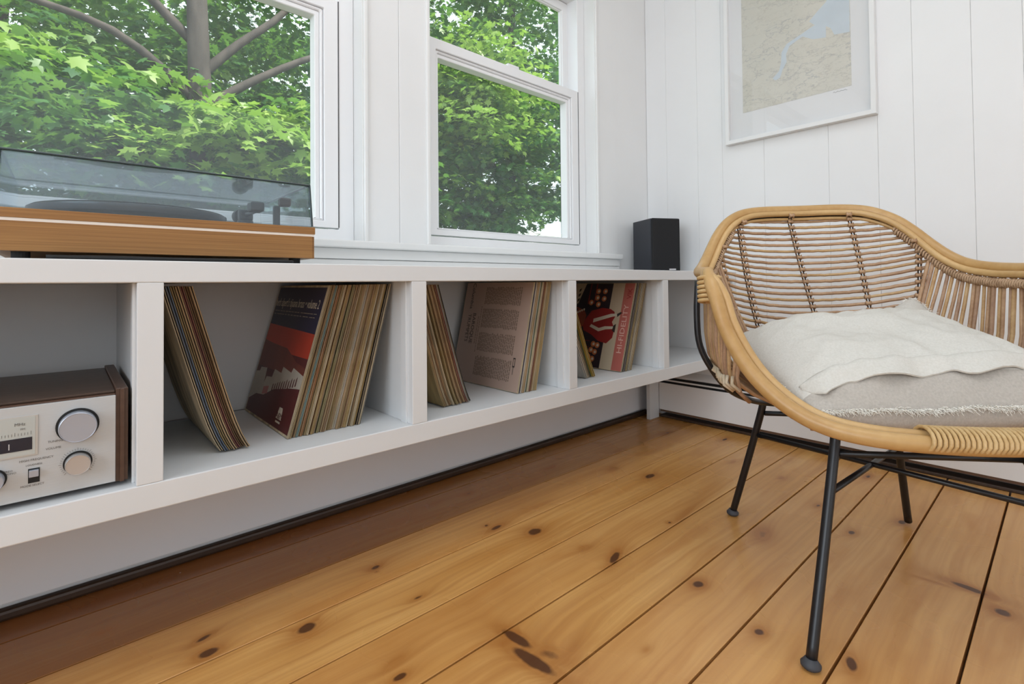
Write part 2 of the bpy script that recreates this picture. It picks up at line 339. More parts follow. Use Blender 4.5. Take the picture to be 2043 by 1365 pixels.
# ------------------------------------------------------------------ built-in shelf
YF, ZF = .956, .330             # front plane, inner floor height
ZU, ZTOP = .6415, .6762
sh = empty('built_in_shelf', (0, YF, .288)); tag(sh, 'long white built-in shelf with open cubbies under the windows', 'shelf')
def shp(name, *a, **k):
    o = box(name, *a, M_shelf, None, **k); o.parent = sh; o.matrix_parent_inverse = Matrix.Translation((0, -YF, -.288)); return o
shp('top', -1.4, XW-.001, YF, YW-.0005, ZU, ZTOP, bev=.0018)
shp('bottom', -1.4, XW-.001, YF, YW-.0215, .288, ZF, bev=.0018)
shp('back_panel', -1.4, XW-.001, YW-.0125, YW-.0005, ZF, ZU, bev=0)
DIV = [(-.455, -.420), (.0813, .1156), (.5625, .5995), (1.0727, 1.1064), (1.5698, 1.6044)]
for a, b2 in DIV:
    shp('divider', a, b2, YF+.0004, YW-.013, ZF, ZU, bev=.0012)
    shp('face_strip', a-.004, a, YF+.022, YF+.045, ZF, ZU, bev=.0005)
shp('support_leg', 2.008, 2.084, 1.300, 1.318, .0005, .288, bev=.001)
shp('end_strip', XW-.03, XW-.001, YF+.0005, YF+.03, ZF, ZU, bev=.001)

# ------------------------------------------------------------------ baseboard heater on the right wall
ht = empty('baseboard_heater', (2.085, -.3, .038)); tag(ht, 'long white metal baseboard heater with black slots along the right wall', 'heater')
def hp(name, *a, **k):
    o = box(name, *a, **k); o.parent = ht; o.matrix_parent_inverse = Matrix.Translation((-2.085, .3, -.038)); return o
hp('front_cover', 2.085, 2.0875, -2.3, 1.2995, .038, .1635, M_heater, bev=.0008)
hp('damper', 2.0905, 2.0925, -2.3, 1.2995, .1725, .1795, M_heater, bev=.0005)
hp('housing', 2.094, 2.144, -2.3, 1.2995, .04, .186, M_black)
bm = bmesh.new()
prof = [(2.0975, .1925), (2.1015, .198), (2.115, .206), (2.146, .216), (2.146, .210), (2.116, .2), (2.105, .193), (2.1, .189)]
va = [[bm.verts.new((p[0], yy, p[1])) for p in prof] for yy in (-2.3, 1.2995)]
for i in range(len(prof)):
    j = (i+1) % len(prof); bm.faces.new((va[0][i], va[0][j], va[1][j], va[1][i]))
bm.faces.new(va[0]); bm.faces.new(va[1][::-1])
o = obj('top_cover', bm, M_heater); o.parent = ht; o.matrix_parent_inverse = Matrix.Translation((-2.085, .3, -.038))
#--PART2--
# ------------------------------------------------------------------ records
SL = .3145
M_print = {}
def flat(name, col, rough=.45, **k):
    if name not in M_print: M_print[name] = mat(name, col, rough, **k)
    return M_print[name]
M_inner = mat('dark inner slot', (.05, .035, .022), .8)
rr = random.Random(11)
PAPERS = {
 'tan': (.54, .36, .19), 'khaki': (.44, .32, .14), 'cream': (.70, .58, .39), 'brown': (.27, .14, .06), 'ochre': (.50, .33, .11), 'grey': (.36, .34, .30),
 'rust': (.42, .17, .06), 'blue': (.10, .19, .33), 'teal': (.12, .30, .33), 'red': (.27, .06, .06), 'white': (.66, .62, .55), 'black': (.03, .028, .026),
 'olive': (.28, .26, .11), 'maroon': (.20, .045, .03), 'green': (.09, .17, .09), 'yellow': (.58, .38, .07), 'navy': (.03, .04, .09), 'pink': (.5, .16, .14)}
PAPERS = {k: tuple(c*1.0 for c in v) for k, v in PAPERS.items()}
SPM = {k: mat(k+' worn card', v, .75, noise=.0, col2=tuple(c*.50 for c in v), nscale=34, stretch=(1, 1, .22), bump=.3, bscale=90) for k, v in PAPERS.items()}
M_edge = mat('worn card edge', (.47, .38, .26), .85, col2=(.20, .13, .065), nscale=45, stretch=(1, 1, .25))
def sleeve(x_low, yf, deg, th, colour, label, group, side=1, bulge=0.0, edge=True):
    """leans right when side=+1 (pivot on its lower right edge), left when -1; spine faces the room"""
    a = R(deg)*side
    bm = bmesh.new(); h = th/2; n = 4
    zs = [0, .012, .03, .055, .09, .16, SL]
    cols = []
    for z in zs:
        off = side*bulge*math.exp(-z/.035) + 0
        cols.append([bm.verts.new((x+off, y, z)) for x, y in ((-h, .0008), (-h+.0006, 0), (-h*.35, 0.0004), (0, .0022), (h*.35, .0004), (h-.0006, 0), (h, .0008), (h, SL), (-h, SL))])
    for k in range(len(zs)-1):
        A, B = cols[k], cols[k+1]
        for i in range(9):
            j = (i+1) % 9; f = bm.faces.new((A[i], A[j], B[j], B[i]))
            if edge and i in (0, 5): f.material_index = 1
            if i in (2, 3): f.material_index = 2 if th > .0048 else 0
    f = bm.faces.new(cols[0][::-1]); f.material_index = 1; f = bm.faces.new(cols[-1]); f.material_index = 1
    o = obj('record_sleeve', bm, [SPM[colour], M_edge, M_inner])
    # bottom edge nearest the floor touches it
    low = abs(h*math.sin(a)); o.rotation_euler = (0, a, 0)
    o.location = (x_low, yf, ZF+.0008+low)
    tag(o, label, 'record', group); return o
ORD = ['first','second','third','fourth','fifth','sixth','seventh','eighth','ninth','tenth','11th','12th','13th','14th','15th','16th','17th','18th','19th','20th','21st','22nd','23rd','24th','25th','26th','27th','28th','29th','30th','31st','32nd','33rd','34th','35th','36th','37th','38th','39th','40th']
def row(x0, x1, n, deg0, deg1, cols, side, y0, where, group, th=None, bulge=0, jy=.006):
    out = []; pitch = (x1-x0)/n
    for i in range(n):
        f = (i+.5)/n; deg = deg0+(deg1-deg0)*f; c = cols[i % len(cols)]
        t = (pitch*math.cos(R(deg)))*(.74+.15*rr.random())
        lab = '%s-spined record sleeve, %s from the left in %s' % (c, ORD[i], where)
        out.append(sleeve(x0+pitch*(i+.5)+rr.uniform(-.00008, .00008), y0+rr.uniform(-jy, jy), deg, t, c, lab, group, side, bulge))
    return out
L1 = row(.2005, .2500, 7, 15.0, 15.3, ['cream', 'blue', 'khaki', 'tan', 'red', 'brown', 'tan'], -1, 1.035, 'small stack in second cubby', 'records leaning left in the second cubby', bulge=-.010)
c1 = ['cream','khaki','brown','tan','teal','cream','rust','tan','khaki','cream','brown','ochre','tan','grey','olive','cream','tan','brown','cream','ochre','khaki','tan','cream','white','tan','khaki','brown','tan','ochre','cream','black','tan','cream','ochre','khaki','black','cream','grey']
R1 = row(.3268, .4825, 38, 15.6, 14.3, c1, 1, 1.040, 'thick row in second cubby', 'records leaning right in the second cubby', jy=.004)
L2 = row(.6860, .7720, 16, 15.6, 16.3, ['khaki','tan','cream','brown','tan','cream','tan','khaki','ochre','tan','cream','brown','tan','maroon','grey','black'], -1, 1.034, 'left-leaning stack in third cubby', 'records leaning left in the third cubby', bulge=-.008)
R2 = row(.9260, 1.0020, 15, 12.9, 12.4, ['cream','navy','white','tan','ochre','white','green','cream','maroon','brown','tan','cream','khaki','ochre','white'], 1, 1.018, 'right-leaning row in third cubby', 'records leaning right in the third cubby', jy=.003)
L3 = row(1.2250, 1.2720, 5, 21.8, 21.8, ['white','cream','brown','green','yellow'], -1, 1.030, 'left-leaning stack in fourth cubby', 'records leaning left in the fourth cubby', bulge=-.003)
R3 = row(1.3960, 1.4620, 9, 17.6, 18.4, ['cream','black','navy','white','khaki','grey','white','cream','ochre'], 1, 1.018, 'right-leaning row in fourth cubby', 'records leaning right in the fourth cubby', jy=.003)
R1[0]['label'] = 'record with navy, red and maroon front cover facing out, second cubby'
R2[0]['label'] = 'record with pinkish back cover of printed text facing out, third cubby'
R3[0]['label'] = 'record with red, black, cream and pink cover facing out, fourth cubby'

def on_cover(o, th, poly, m, name='cover_print', lift=.0003, parent=None):
    """poly of (u,v): u 0..1 from the back edge to the front edge, v up; on the left face"""
    me = bpy.data.meshes.new(name); x = -th/2
    vs = [(x-lift, (1-u)*(SL-.002)+.001, v*SL) for u, v in poly] 
    n = len(vs); vs += [(x-.00002, a[1], a[2]) for a in vs]
    fc = [tuple(range(n)), tuple(range(2*n-1, n-1, -1))] + [(i, n+i, n+(i+1) % n, (i+1) % n) for i in range(n)]
    me.from_pydata(vs, [], fc); me.update(); return link(name, me, m, parent or o)
def quad(u0, v0, u1, v1): return [(u0, v0), (u1, v0), (u1, v1), (u0, v1)]
def lettering(o, th, s, u, v, size, m, lift=.0006, rot=0, sx=1, sy=1, name='lettering'):
    me = text_mesh(s, size, .00008)
    if sx < 0: sx = -sx/(max(v.co.x for v in me.vertices)-min(v.co.x for v in me.vertices))
    ob = link(name, me, m, o)
    # local text x -> towards the front edge (-Y), text y -> +Z, normal -X
    B = Matrix(((0, 0, -1, 0), (-1, 0, 0, 0), (0, 1, 0, 0), (0, 0, 0, 1)))
    ob.matrix_local = Matrix.Translation((-th/2-lift, (1-u)*SL, v*SL)) @ B @ Matrix.Rotation(R(rot), 4, 'Z') @ Matrix.Diagonal((sx, sy, 1, 1))
    return ob
def dims(o): return max(v.co.x for v in o.data.vertices if v.co.z > .2)*2
# cover A
o = R1[0]; th = dims(o)
on_cover(o, th, quad(.01, .015, .985, .985), flat('navy print', (.022, .020, .050)), lift=.0002)
on_cover(o, th, [(.01, .50), (.985, .40), (.985, .665), (.01, .69)], flat('orange red print', (.50, .050, .022), noise=.25, nscale=6), lift=.0003)
on_cover(o, th, [(.01, .49), (.985, .39), (.985, .44), (.8, .46), (.55, .535), (.25, .545), (.01, .56)], flat('dull red print', (.20, .048, .032), noise=.3, nscale=9), lift=.0004)
on_cover(o, th, quad(.01, .015, .985, .50), flat('maroon print', (.105, .020, .020), noise=.15, nscale=4), lift=.00035)
on_cover(o, th, [(.01, .36), (.985, .36), (.985, .44), (.01, .50)], flat('dull red print', (.2, .048, .032)), lift=.00038)
on_cover(o, th, [(.01,.10),(.15,.155),(.32,.17),(.50,.235),(.62,.255),(.80,.285),(.93,.30),(.985,.305),(.985,.39),(.78,.42),(.76,.385),(.58,.405),(.57,.36),(.42,.37),(.40,.31),(.28,.30),(.26,.25),(.24,.36),(.10,.35),(.09,.32),(.01,.31)], flat('off white print', (.50, .46, .39), noise=.12, nscale=20), lift=.0005)
for i in range(11):
    u = .46+i*.042; v = .215+i*.009+rr.uniform(-.004, .004)
    on_cover(o, th, [(u, v), (u+.022, v+.004), (u+.020, v+.055+rr.uniform(0, .015)), (u+.004, v+.05)], flat('dark maroon print', (.09, .018, .02)), lift=.0006, name='cover_mark')
on_cover(o, th, [(.28, .17), (.39, .19), (.39, .245), (.28, .225)], flat('pink print', (.45, .17, .15)), lift=.0006, name='cover_mark')
cream = flat('cream print', (.62, .56, .46))
lettering(o, th, "herb alpert's tijuana brass \u2022 volume 2", .475, .862, .030, cream, sx=-.286, sy=.95)
for i, (v, w) in enumerate(((.795, .88), (.770, .86))): 
    for j in range(14):
        on_cover(o, th, quad(.04+j*.064, v, .04+j*.064+rr.uniform(.03, .058), v+.0055), flat('dim cream print', (.30, .25, .2)), lift=.0006, name='cover_line')
on_cover(o, th, [(.70, .075), (.81, .075), (.785, .15), (.725, .15)], cream, lift=.0006, name='emblem')
lettering(o, th, "A&M", .755, .095, .018, flat('maroon print', (.1, .02, .02)), lift=.0009)
on_cover(o, th, quad(.71, .05, .80, .062), cream, lift=.0006, name='cover_line')
# cover B: back cover with columns of text printed sideways
o = R2[0]; th = dims(o)
paper = flat('pinkish paper print', (.47, .335, .27), noise=.06, nscale=5); ink = flat('grey brown ink', (.20, .14, .105)); ink2 = flat('black ink', (.035, .028, .025))
on_cover(o, th, quad(.003, .004, .997, .996), paper, lift=.0002)
for (v0, v1) in ((.775, .955), (.545, .735), (.315, .50), (.075, .27)):
    nl = 22
    for i in range(nl):
        u = .335 + i*.0245; 
        if u > .87: break
        a = v0+rr.uniform(0, .012); 
        while a < v1-.012:
            w = rr.uniform(.012, .05); on_cover(o, th, quad(u, a, u+.0125, min(a+w, v1)), ink, lift=.00035, name='text_line'); a += w+.006
for j, (u, v0, v1) in enumerate(((.30, .30, .74), (.27, .38, .66))):
    a = v0
    while a < v1: w = rr.uniform(.01, .03); on_cover(o, th, quad(u, a, u+.008, a+w), ink, lift=.00035, name='text_line'); a += w+.007
lettering(o, th, "BAROQUE", .205, .53, .022, ink2, rot=-90, sx=.95)
lettering(o, th, "TRUMPETS", .130, .53, .022, ink2, rot=-90, sx=.85)
lettering(o, th, "Columbia", .13, .86, .022, ink2, rot=-90)
on_cover(o, th, quad(.885, .215, .915, .30), ink2, lift=.0004, name='emblem'); on_cover(o, th, quad(.892, .228, .908, .288), paper, lift=.0005, name='emblem')
on_cover(o, th, quad(.896, .15, .902, .215), ink2, lift=.0004, name='emblem')
# cover C
o = R3[0]; th = dims(o)
on_cover(o, th, quad(.003, .004, .997, .996), flat('warm black print', (.022, .014, .022)), lift=.0002)
on_cover(o, th, quad(.70, .004, .865, .996), flat('cream band print', (.52, .43, .31)), lift=.0003)
on_cover(o, th, quad(.865, .004, .997, .996), flat('pink band print', (.45, .13, .105)), lift=.0003)
on_cover(o, th, [(.003, .55), (.17, .60), (.30, .996), (.003, .996)], flat('cream band print', (.52, .43, .31)), lift=.0003)
red = flat('deep red print', (.30, .022, .022), noise=.2, nscale=14)
on_cover(o, th, [(.34,.50),(.45,.66),(.60,.70),(.72,.69),(.78,.66),(.80,.60),(.77,.54),(.82,.46),(.81,.36),(.74,.29),(.62,.31),(.50,.38),(.38,.42)], red, lift=.0004)
on_cover(o, th, [(.08,.62),(.22,.70),(.34,.66),(.38,.60),(.36,.48),(.26,.38),(.12,.36),(.04,.46)], flat('brick red print', (.34, .07, .035), noise=.35, nscale=18), lift=.00045)
cr = flat('cream print', (.62, .56, .46))
on_cover(o, th, [(.50,.52),(.76,.60),(.84,.615),(.84,.64),(.74,.635),(.50,.565)], cr, lift=.0006, name='cover_mark')
on_cover(o, th, [(.46,.47),(.60,.42),(.70,.45),(.80,.46),(.80,.49),(.68,.485),(.60,.46),(.48,.50)], cr, lift=.0006, name='cover_mark')
on_cover(o, th, [(.83,.60),(.89,.65),(.87,.66),(.82,.635)], ink2, lift=.0007, name='cover_mark'); on_cover(o, th, [(.79,.44),(.83,.42),(.83,.52),(.80,.50)], ink2, lift=.0007, name='cover_mark')
og = flat('orange print', (.5, .16, .06)); 
def disc(o, th, u, v, r, m, lift=.0005, n=14): on_cover(o, th, [(u+r*math.cos(2*math.pi*i/n), v+r*math.sin(2*math.pi*i/n)) for i in range(n)], m, lift=lift, name='cover_mark')
for (u, v) in ((.50, .90), (.50, .82), (.53, .74), (.42, .76), (.60, .90), (.60, .81), (.56, .27), (.54, .20), (.52, .12), (.62, .26), (.60, .18), (.58, .10)):
    disc(o, th, u, v, .034, og); disc(o, th, u+.006, v, .016, cr, lift=.0006)
for i in range(6): on_cover(o, th, quad(.17+i*.03, .60+i*.012, .19+i*.03, .625+i*.012), cr, lift=.0006, name='cover_mark')
for u in (.37, .46): on_cover(o, th, quad(u, .74, u+.012, .996), red, lift=.0004, name='cover_mark')
for k_ in range(5): on_cover(o, th, [(.20, .64+k_*.062), (.225, .655+k_*.062), (.235, .69+k_*.062), (.20, .675+k_*.062)], ink2, lift=.0005, name='cover_mark')
for v in (.40, .33): on_cover(o, th, quad(.18, v-.10, .50, v-.096), red, lift=.0004, name='cover_line')
lettering(o, th, "HI-FIDELITY", .930, .47, .028, flat('pale pink print', (.70, .45, .38)), rot=90, sx=1.2)
lettering(o, th, "VIK", .945, .875, .026, flat('deep red print', (.3, .022, .022)), rot=90)
for k_ in range(4): on_cover(o, th, quad(.03, .70+k_*.07, .12, .745+k_*.07), red, lift=.0005, name='cover_mark')

# ------------------------------------------------------------------ receiver
def fine_wood(name, c1, c2, rough, sc=(1, 1, 1), scale=8):
    mt, t, b = nt(name); tc = N(t, 'ShaderNodeTexCoord'); mp = N(t, 'ShaderNodeMapping'); mp.inputs['Scale'].default_value = sc; L(t, tc.outputs['Object'], mp.inputs[0])
    n = N(t, 'ShaderNodeTexNoise'); n.inputs['Scale'].default_value = scale; n.inputs['Detail'].default_value = 5; n.inputs['Distortion'].default_value = .2; L(t, mp.outputs[0], n.inputs['Vector'])
    rp = N(t, 'ShaderNodeValToRGB'); rp.color_ramp.elements[0].position = .32; rp.color_ramp.elements[1].position = .68; rp.color_ramp.elements[0].color = (*c1, 1); rp.color_ramp.elements[1].color = (*c2, 1)
    L(t, n.outputs['Fac'], rp.inputs[0]); L(t, rp.outputs[0], b.inputs['Base Color']); b.inputs['Roughness'].default_value = rough
    bp = N(t, 'ShaderNodeBump'); bp.inputs['Strength'].default_value = .08; bp.inputs['Distance'].default_value = .001; L(t, n.outputs['Fac'], bp.inputs['Height']); L(t, bp.outputs[0], b.inputs['Normal'])
    return mt
M_walnut = fine_wood('dark walnut vinyl', (.075, .036, .021), (.098, .050, .031), .42, (1, 1, 14), 6)
M_walnut2 = fine_wood('walnut cabinet top', (.05, .028, .018), (.085, .05, .034), .38, (1, 10, 1), 7)
M_alu = mat('silver faceplate', (.555, .575, .585), .45, .3, noise=.04, nscale=40, stretch=(1, 1, 30))
M_knob = mat('spun aluminium', (.42, .45, .52), .34, .55)
M_knob2 = mat('champagne aluminium', (.52, .50, .49), .32, .6)
M_print2 = mat('grey lettering', (.12, .11, .10), .6)
FY, rz0 = .9765, .3385
rc = empty('stereo_receiver', (-.15, FY, .3305)); tag(rc, 'silver-faced stereo receiver in walnut case inside the leftmost cubby', 'receiver')
def put(o, root):
    o.parent = root; bpy.context.view_layer.update(); o.matrix_parent_inverse = root.matrix_world.inverted(); return o
bpy.context.view_layer.update()
XA, XB, zb, zt = -.385, .0575, .3385, .4700
put(box('faceplate', XA, XB, FY, FY+.004, zb, zt, M_alu, bev=.0008), rc)
put(box('case', XA, XB, FY+.0042, FY+.30, zb+.001, zt+.002, M_walnut, bev=.001), rc)
put(box('top_panel', XA, XB, FY+.012, FY+.30, zt+.0022, zt+.006, M_walnut2, bev=.001), rc)
for s, x0 in ((0, XB+.0002), (1, XA-.0152)):
    bm = bmesh.new(); bx(bm, x0, x0+.015, FY-.002, FY+.31, zb-.001, zt+.0095)
    es = [e for e in bm.edges if abs(e.verts[0].co.z-e.verts[1].co.z) > .01 and e.verts[0].co.y < FY+.1]
    bmesh.ops.bevel(bm, geom=es, offset=.005, segments=4, affect='EDGES'); bmesh.ops.bevel(bm, geom=[e for e in bm.edges if e.verts[0].co.z > zt and e.verts[1].co.z > zt], offset=.0012, segments=1, affect='EDGES')
    put(obj('side_cheek', bm, M_walnut), rc)
for fx in (XA+.03, XB-.03):
    for fy in (FY+.04, FY+.26): put(box('foot', fx-.012, fx+.012, fy-.012, fy+.012, .3306, zb+.0008, M_black, bev=.002), rc)
def knob(x, z, r, h, m, gapr):
    bm = bmesh.new(); M = Matrix.Translation((x, FY-.0004, z)) @ Matrix.Rotation(R(90), 4, 'X')
    lathe(bm, [(0, 0), (gapr, 0), (gapr, .0012), (0, .0012)], 40, M); ring_ = put(obj('knob_recess', bm, M_black), rc)
    bm = bmesh.new(); lathe(bm, [(0, .0012), (r*.98, .0012), (r, .003), (r, h-.002), (r*.985, h-.0006), (r*.95, h), (r*.93, h-.0005), (0, h-.0009)], 48, M)
    k_ = obj('knob', bm, m, smooth=True, auto=35); put(k_, rc); return k_
knob(.0138, zt-.037, .0215, .019, M_knob, .0245)
knob(.0140, zt-.0915, .0145, .017, M_knob2, .0165)
knob(-.0735, zt-.095, .0125, .017, M_knob, .0145)
knob(-.125, zt-.095, .0125, .017, M_knob, .0145)
for i in range(31):
    a = R(-225+i*9); rr0 = .0178; l_ = .0022 if i % 5 else .0034
    bm = bmesh.new(); bx(bm, -.0002, .0002, -.0001, .0001, rr0, rr0+l_); o = obj('scale_tick', bm, M_print2)
    o.matrix_world = Matrix.Translation((.0140, FY-.0001, zt-.0915)) @ Matrix.Rotation(-a-R(90), 4, 'Y'); put(o, rc)
# dial window
put(box('dial_window', -.32, -.0285, FY-.0012, FY-.0001, .4, .4565, mat('dial window bezel', (.55, .55, .53), .3, .4), bev=.0004), rc)
put(box('dial_plate', -.318, -.0315, FY-.0016, FY-.0011, .402, .4545, mat('pale dial plate', (.50, .53, .51), .35, .2)), rc)
put(box('dial_slot', -.31, -.0345, FY-.0021, FY-.0015, .409, .4265, mat('blue black dial', (.012, .014, .026), .25)), rc)
for i in range(60):
    x = -.036-i*.0032; put(box('dial_tick', x, x+.0004, FY-.0019, FY-.0015, .4300, .4335+(0 if i % 5 else .0015), M_print2), rc)
put(box('dial_pointer', -.0580, -.0570, FY-.0025, FY-.002, .4125, .4205, mat('pale pointer', (.6, .6, .6), .4)), rc)
put(box('switch_slot', -.0385, -.0265, FY-.0006, FY-.0001, .3615, .3815, M_black), rc)
put(box('switch', -.0375, -.0275, FY-.006, FY-.0006, .3705, .3800, M_knob, bev=.0006), rc)
def rtext(s, x, z, size):
    me = text_mesh(s, size, .00005); o = link('lettering', me, M_print2); o.matrix_world = Matrix.Translation((x, FY-.0003-(.0017 if z > .42 else 0), z)) @ Matrix.Rotation(R(90), 4, 'X'); put(o, rc)
rtext('TUNING', -.0105, .4145, .0042); rtext('VOLUME', -.0125, .4050, .0042); rtext('MHz', -.047, .4455, .0058); rtext('FM', -.044, .4385, .004)
rtext('HIGH FREQUENCY', -.030, .3935, .0042); rtext('LOUDNESS', -.0325, .3865, .0034); rtext('MODE SELECT', -.034, .3580, .0038); rtext('STEREO', -.060, .3830, .0036); rtext('MONO', -.056, .3795, .0036)

# ------------------------------------------------------------------ turntable
M_oak = fine_wood('honey oak veneer', (.24, .105, .025), (.37, .18, .048), .42, (1.2, 4, 130), 3)
TX0, TX1, TY0, TY1 = -.080, .3695, 1.0, 1.345
tz = ZTOP
tt = empty('turntable', ((TX0+TX1)/2, (TY0+TY1)/2, tz)); tag(tt, 'wood-veneered turntable with closed smoky dust cover on the shelf top', 'turntable'); bpy.context.view_layer.update()
zb0, zb1, zb2, zb3 = .6885, .7315, .7362, .7502
bm = bmesh.new(); bx(bm, TX0, TX1, TY0, TY1, zb0, zb1)
bmesh.ops.bevel(bm, geom=[e for e in bm.edges if abs(e.verts[0].co.z-e.verts[1].co.z) > .01], offset=.006, segments=3, affect='EDGES')
put(obj('plinth', bm, M_oak), tt)
put(box('cream_inlay', TX0+.002, TX1-.0015, TY0+.0012, TY1-.001, zb1+.0001, zb2-.0001, mat('cream inlay', (.85, .78, .70), .5)), tt)
put(box('upper_plinth', TX0, TX1, TY0, TY1, zb2, zb3, M_oak, bev=.0006), tt)
put(box('deck', TX0+.012, TX1-.012, TY0+.012, TY1-.02, zb3, zb3+.0012, mat('dark deck', (.09, .09, .095), .35, .3)), tt)
for fx in (TX0+.03, TX1-.032):
    for fy in (TY0+.025, TY1-.03):
        bm = bmesh.new(); lathe(bm, [(0, 0), (.009, 0), (.0105, .002), (.0105, zb0-tz-.0003), (0, zb0-tz-.0003)], 18, Matrix.Translation((fx, fy, tz+.0004))); put(obj('foot', bm, M_black), tt)
bm = bmesh.new(); PC = (.098, 1.185)
lathe(bm, [(0, 0), (.132, 0), (.148, .004), (.151, .010), (.151, .0155), (.149, .0165), (0, .0165)], 72, Matrix.Translation((*PC, zb3+.008))); put(obj('platter', bm, mat('dark platter rim', (.09, .1, .11), .3, .5), smooth=True, auto=30), tt)
bm = bmesh.new(); lathe(bm, [(0, 0), (.147, 0), (.1475, .001), (.146, .0022), (.05, .0018), (0, .0018)], 72, Matrix.Translation((*PC, zb3+.0246))); put(obj('platter_mat', bm, mat('black rubber mat', (.015, .015, .016), .55)), tt)
bm = bmesh.new(); lathe(bm, [(0, 0), (.050, 0), (.050, .0005), (0, .0005)], 48, Matrix.Translation((*PC, zb3+.0269))); put(obj('record_label', bm, flat('dull red label', (.28, .06, .05))), tt)
M_metal = mat('satin arm metal', (.45, .46, .48), .3, .9); M_dk = mat('dark grey plastic', (.035, .037, .042), .4)
bm = bmesh.new(); PV = (.300, 1.235)
lathe(bm, [(0, 0), (.032, 0), (.032, .006), (.028, .010), (.018, .012), (.016, .030), (0, .030)], 30, Matrix.Translation((*PV, zb3+.0014))); put(obj('arm_base', bm, M_dk, smooth=True, auto=30), tt)
put(box('gimbal', PV[0]-.014, PV[0]+.014, PV[1]-.012, PV[1]+.012, zb3+.031, zb3+.056, M_dk, bev=.004), tt)
put(tubeobj('tonearm', smooth_path([(PV[0], PV[1]+.03, zb3+.046), (PV[0], PV[1], zb3+.045), (.297, 1.12, zb3+.042), (.280, 1.05, zb3+.040)]), .0042, M_metal), tt)
put(box('headshell', .258, .281, 1.018, 1.052, zb3+.026, zb3+.044, M_dk, bev=.003), tt)
bm = bmesh.new(); lathe(bm, [(0, 0), (.015, 0), (.016, .002), (.016, .022), (0, .022)], 24, Matrix.Translation((PV[0], PV[1]+.03, zb3+.046)) @ Matrix.Rotation(R(-90), 4, 'X')); put(obj('counterweight', bm, M_dk, smooth=True, auto=30), tt)
put(box('arm_rest', .322, .334, 1.10, 1.112, zb3+.0014, zb3+.052, M_dk, bev=.002), tt)
put(box('cue_lever', .330, .352, 1.085, 1.105, zb3+.050, zb3+.068, mat('dark brown plastic', (.05, .03, .025), .4), bev=.004), tt)
def smoke_mat():
    mt = bpy.data.materials.new('smoky acrylic'); mt.use_nodes = True; t = mt.node_tree; t.nodes.clear()
    o = N(t, 'ShaderNodeOutputMaterial'); tr = N(t, 'ShaderNodeBsdfTransparent'); tr.inputs[0].default_value = (.885, .915, .925, 1)
    gl = N(t, 'ShaderNodeBsdfGlossy'); gl.inputs['Roughness'].default_value = .02; gl.inputs[0].default_value = (.9, .95, 1, 1)
    lw = N(t, 'ShaderNodeLayerWeight'); lw.inputs[0].default_value = .5
    fr = mth(t, 'ADD', .035, mth(t, 'MULTIPLY', mth(t, 'POWER', lw.outputs['Facing'], 5.0), .8))
    df = N(t, 'ShaderNodeBsdfDiffuse'); df.inputs[0].default_value = (.32, .36, .38, 1)
    m0 = N(t, 'ShaderNodeMixShader'); m0.inputs[0].default_value = .05; L(t, tr.outputs[0], m0.inputs[1]); L(t, df.outputs[0], m0.inputs[2])
    mx = N(t, 'ShaderNodeMixShader'); L(t, fr, mx.inputs[0]); L(t, m0.outputs[0], mx.inputs[1]); L(t, gl.outputs[0], mx.inputs[2]); L(t, mx.outputs[0], o.inputs[0]); return mt
M_smoke = smoke_mat(); M_sedge = mat('dark acrylic edge', (.02, .035, .035), .15)
LX0, LX1, LY0, LY1, LZ0, LZ1 = TX0+.004, TX1-.005, TY0+.004, TY1-.01, zb3+.0004, .8335
lid = empty('dust_cover', ((LX0+LX1)/2, LY0, LZ0)); put(lid, tt); bpy.context.view_layer.update()
wt = .003; sl = .0045   # front slopes slightly back towards the top
def slab(name, pts, thick_dir):
    bm = bmesh.new(); d = Vector(thick_dir); A = [bm.verts.new(p) for p in pts]; B = [bm.verts.new(Vector(p)+d) for p in pts]; n = len(pts)
    bm.faces.new(A); bm.faces.new(B[::-1])
    for i in range(n): bm.faces.new((A[i], B[i], B[(i+1) % n], A[(i+1) % n]))
    return put(obj(name, bm, M_smoke), lid)
slab('front_pane', [(LX0, LY0, LZ0), (LX1, LY0, LZ0), (LX1-sl, LY0+.002, LZ1), (LX0+sl, LY0+.002, LZ1)], (0, wt, 0))
slab('top_pane', [(LX0+sl, LY0+.0055, LZ1), (LX1-sl, LY0+.0055, LZ1), (LX1-sl, LY1, LZ1), (LX0+sl, LY1, LZ1)], (0, 0, -wt))
slab('side_pane', [(LX0, LY0+.0035, LZ0), (LX0+sl, LY0+.0055, LZ1-wt), (LX0+sl, LY1, LZ1-wt), (LX0, LY1, LZ0)], (wt, 0, 0))
slab('side_pane', [(LX1, LY0+.0035, LZ0), (LX1-sl, LY0+.0055, LZ1-wt), (LX1-sl, LY1, LZ1-wt), (LX1, LY1, LZ0)], (-wt, 0, 0))
slab('back_pane', [(LX0+wt, LY1, LZ0), (LX1-wt, LY1, LZ0), (LX1-sl-wt, LY1, LZ1-wt), (LX0+sl+wt, LY1, LZ1-wt)], (0, -wt, 0))
bm = bmesh.new(); e_ = .0019
tube(bm, [(LX0+sl, LY0+.001, LZ1), (LX1-sl, LY0+.001, LZ1)], e_, 6); tube(bm, [(LX1-sl, LY0+.001, LZ1), (LX1, LY0-.001, LZ0+.001)], e_*1.2, 6); tube(bm, [(LX0+sl, LY0+.001, LZ1), (LX0, LY0-.001, LZ0+.001)], e_, 6)
tube(bm, [(LX1-sl, LY0+.001, LZ1), (LX1-sl, LY1, LZ1)], e_, 6); tube(bm, [(LX0+sl, LY0+.001, LZ1), (LX0+sl, LY1, LZ1)], e_, 6)
put(obj('polished_edge', bm, M_sedge), lid)
for hx in (TX0+.08, TX1-.08): put(box('hinge', hx-.02, hx+.02, LY1, LY1+.009, zb3-.01, zb3+.02, M_dk, bev=.002), tt)
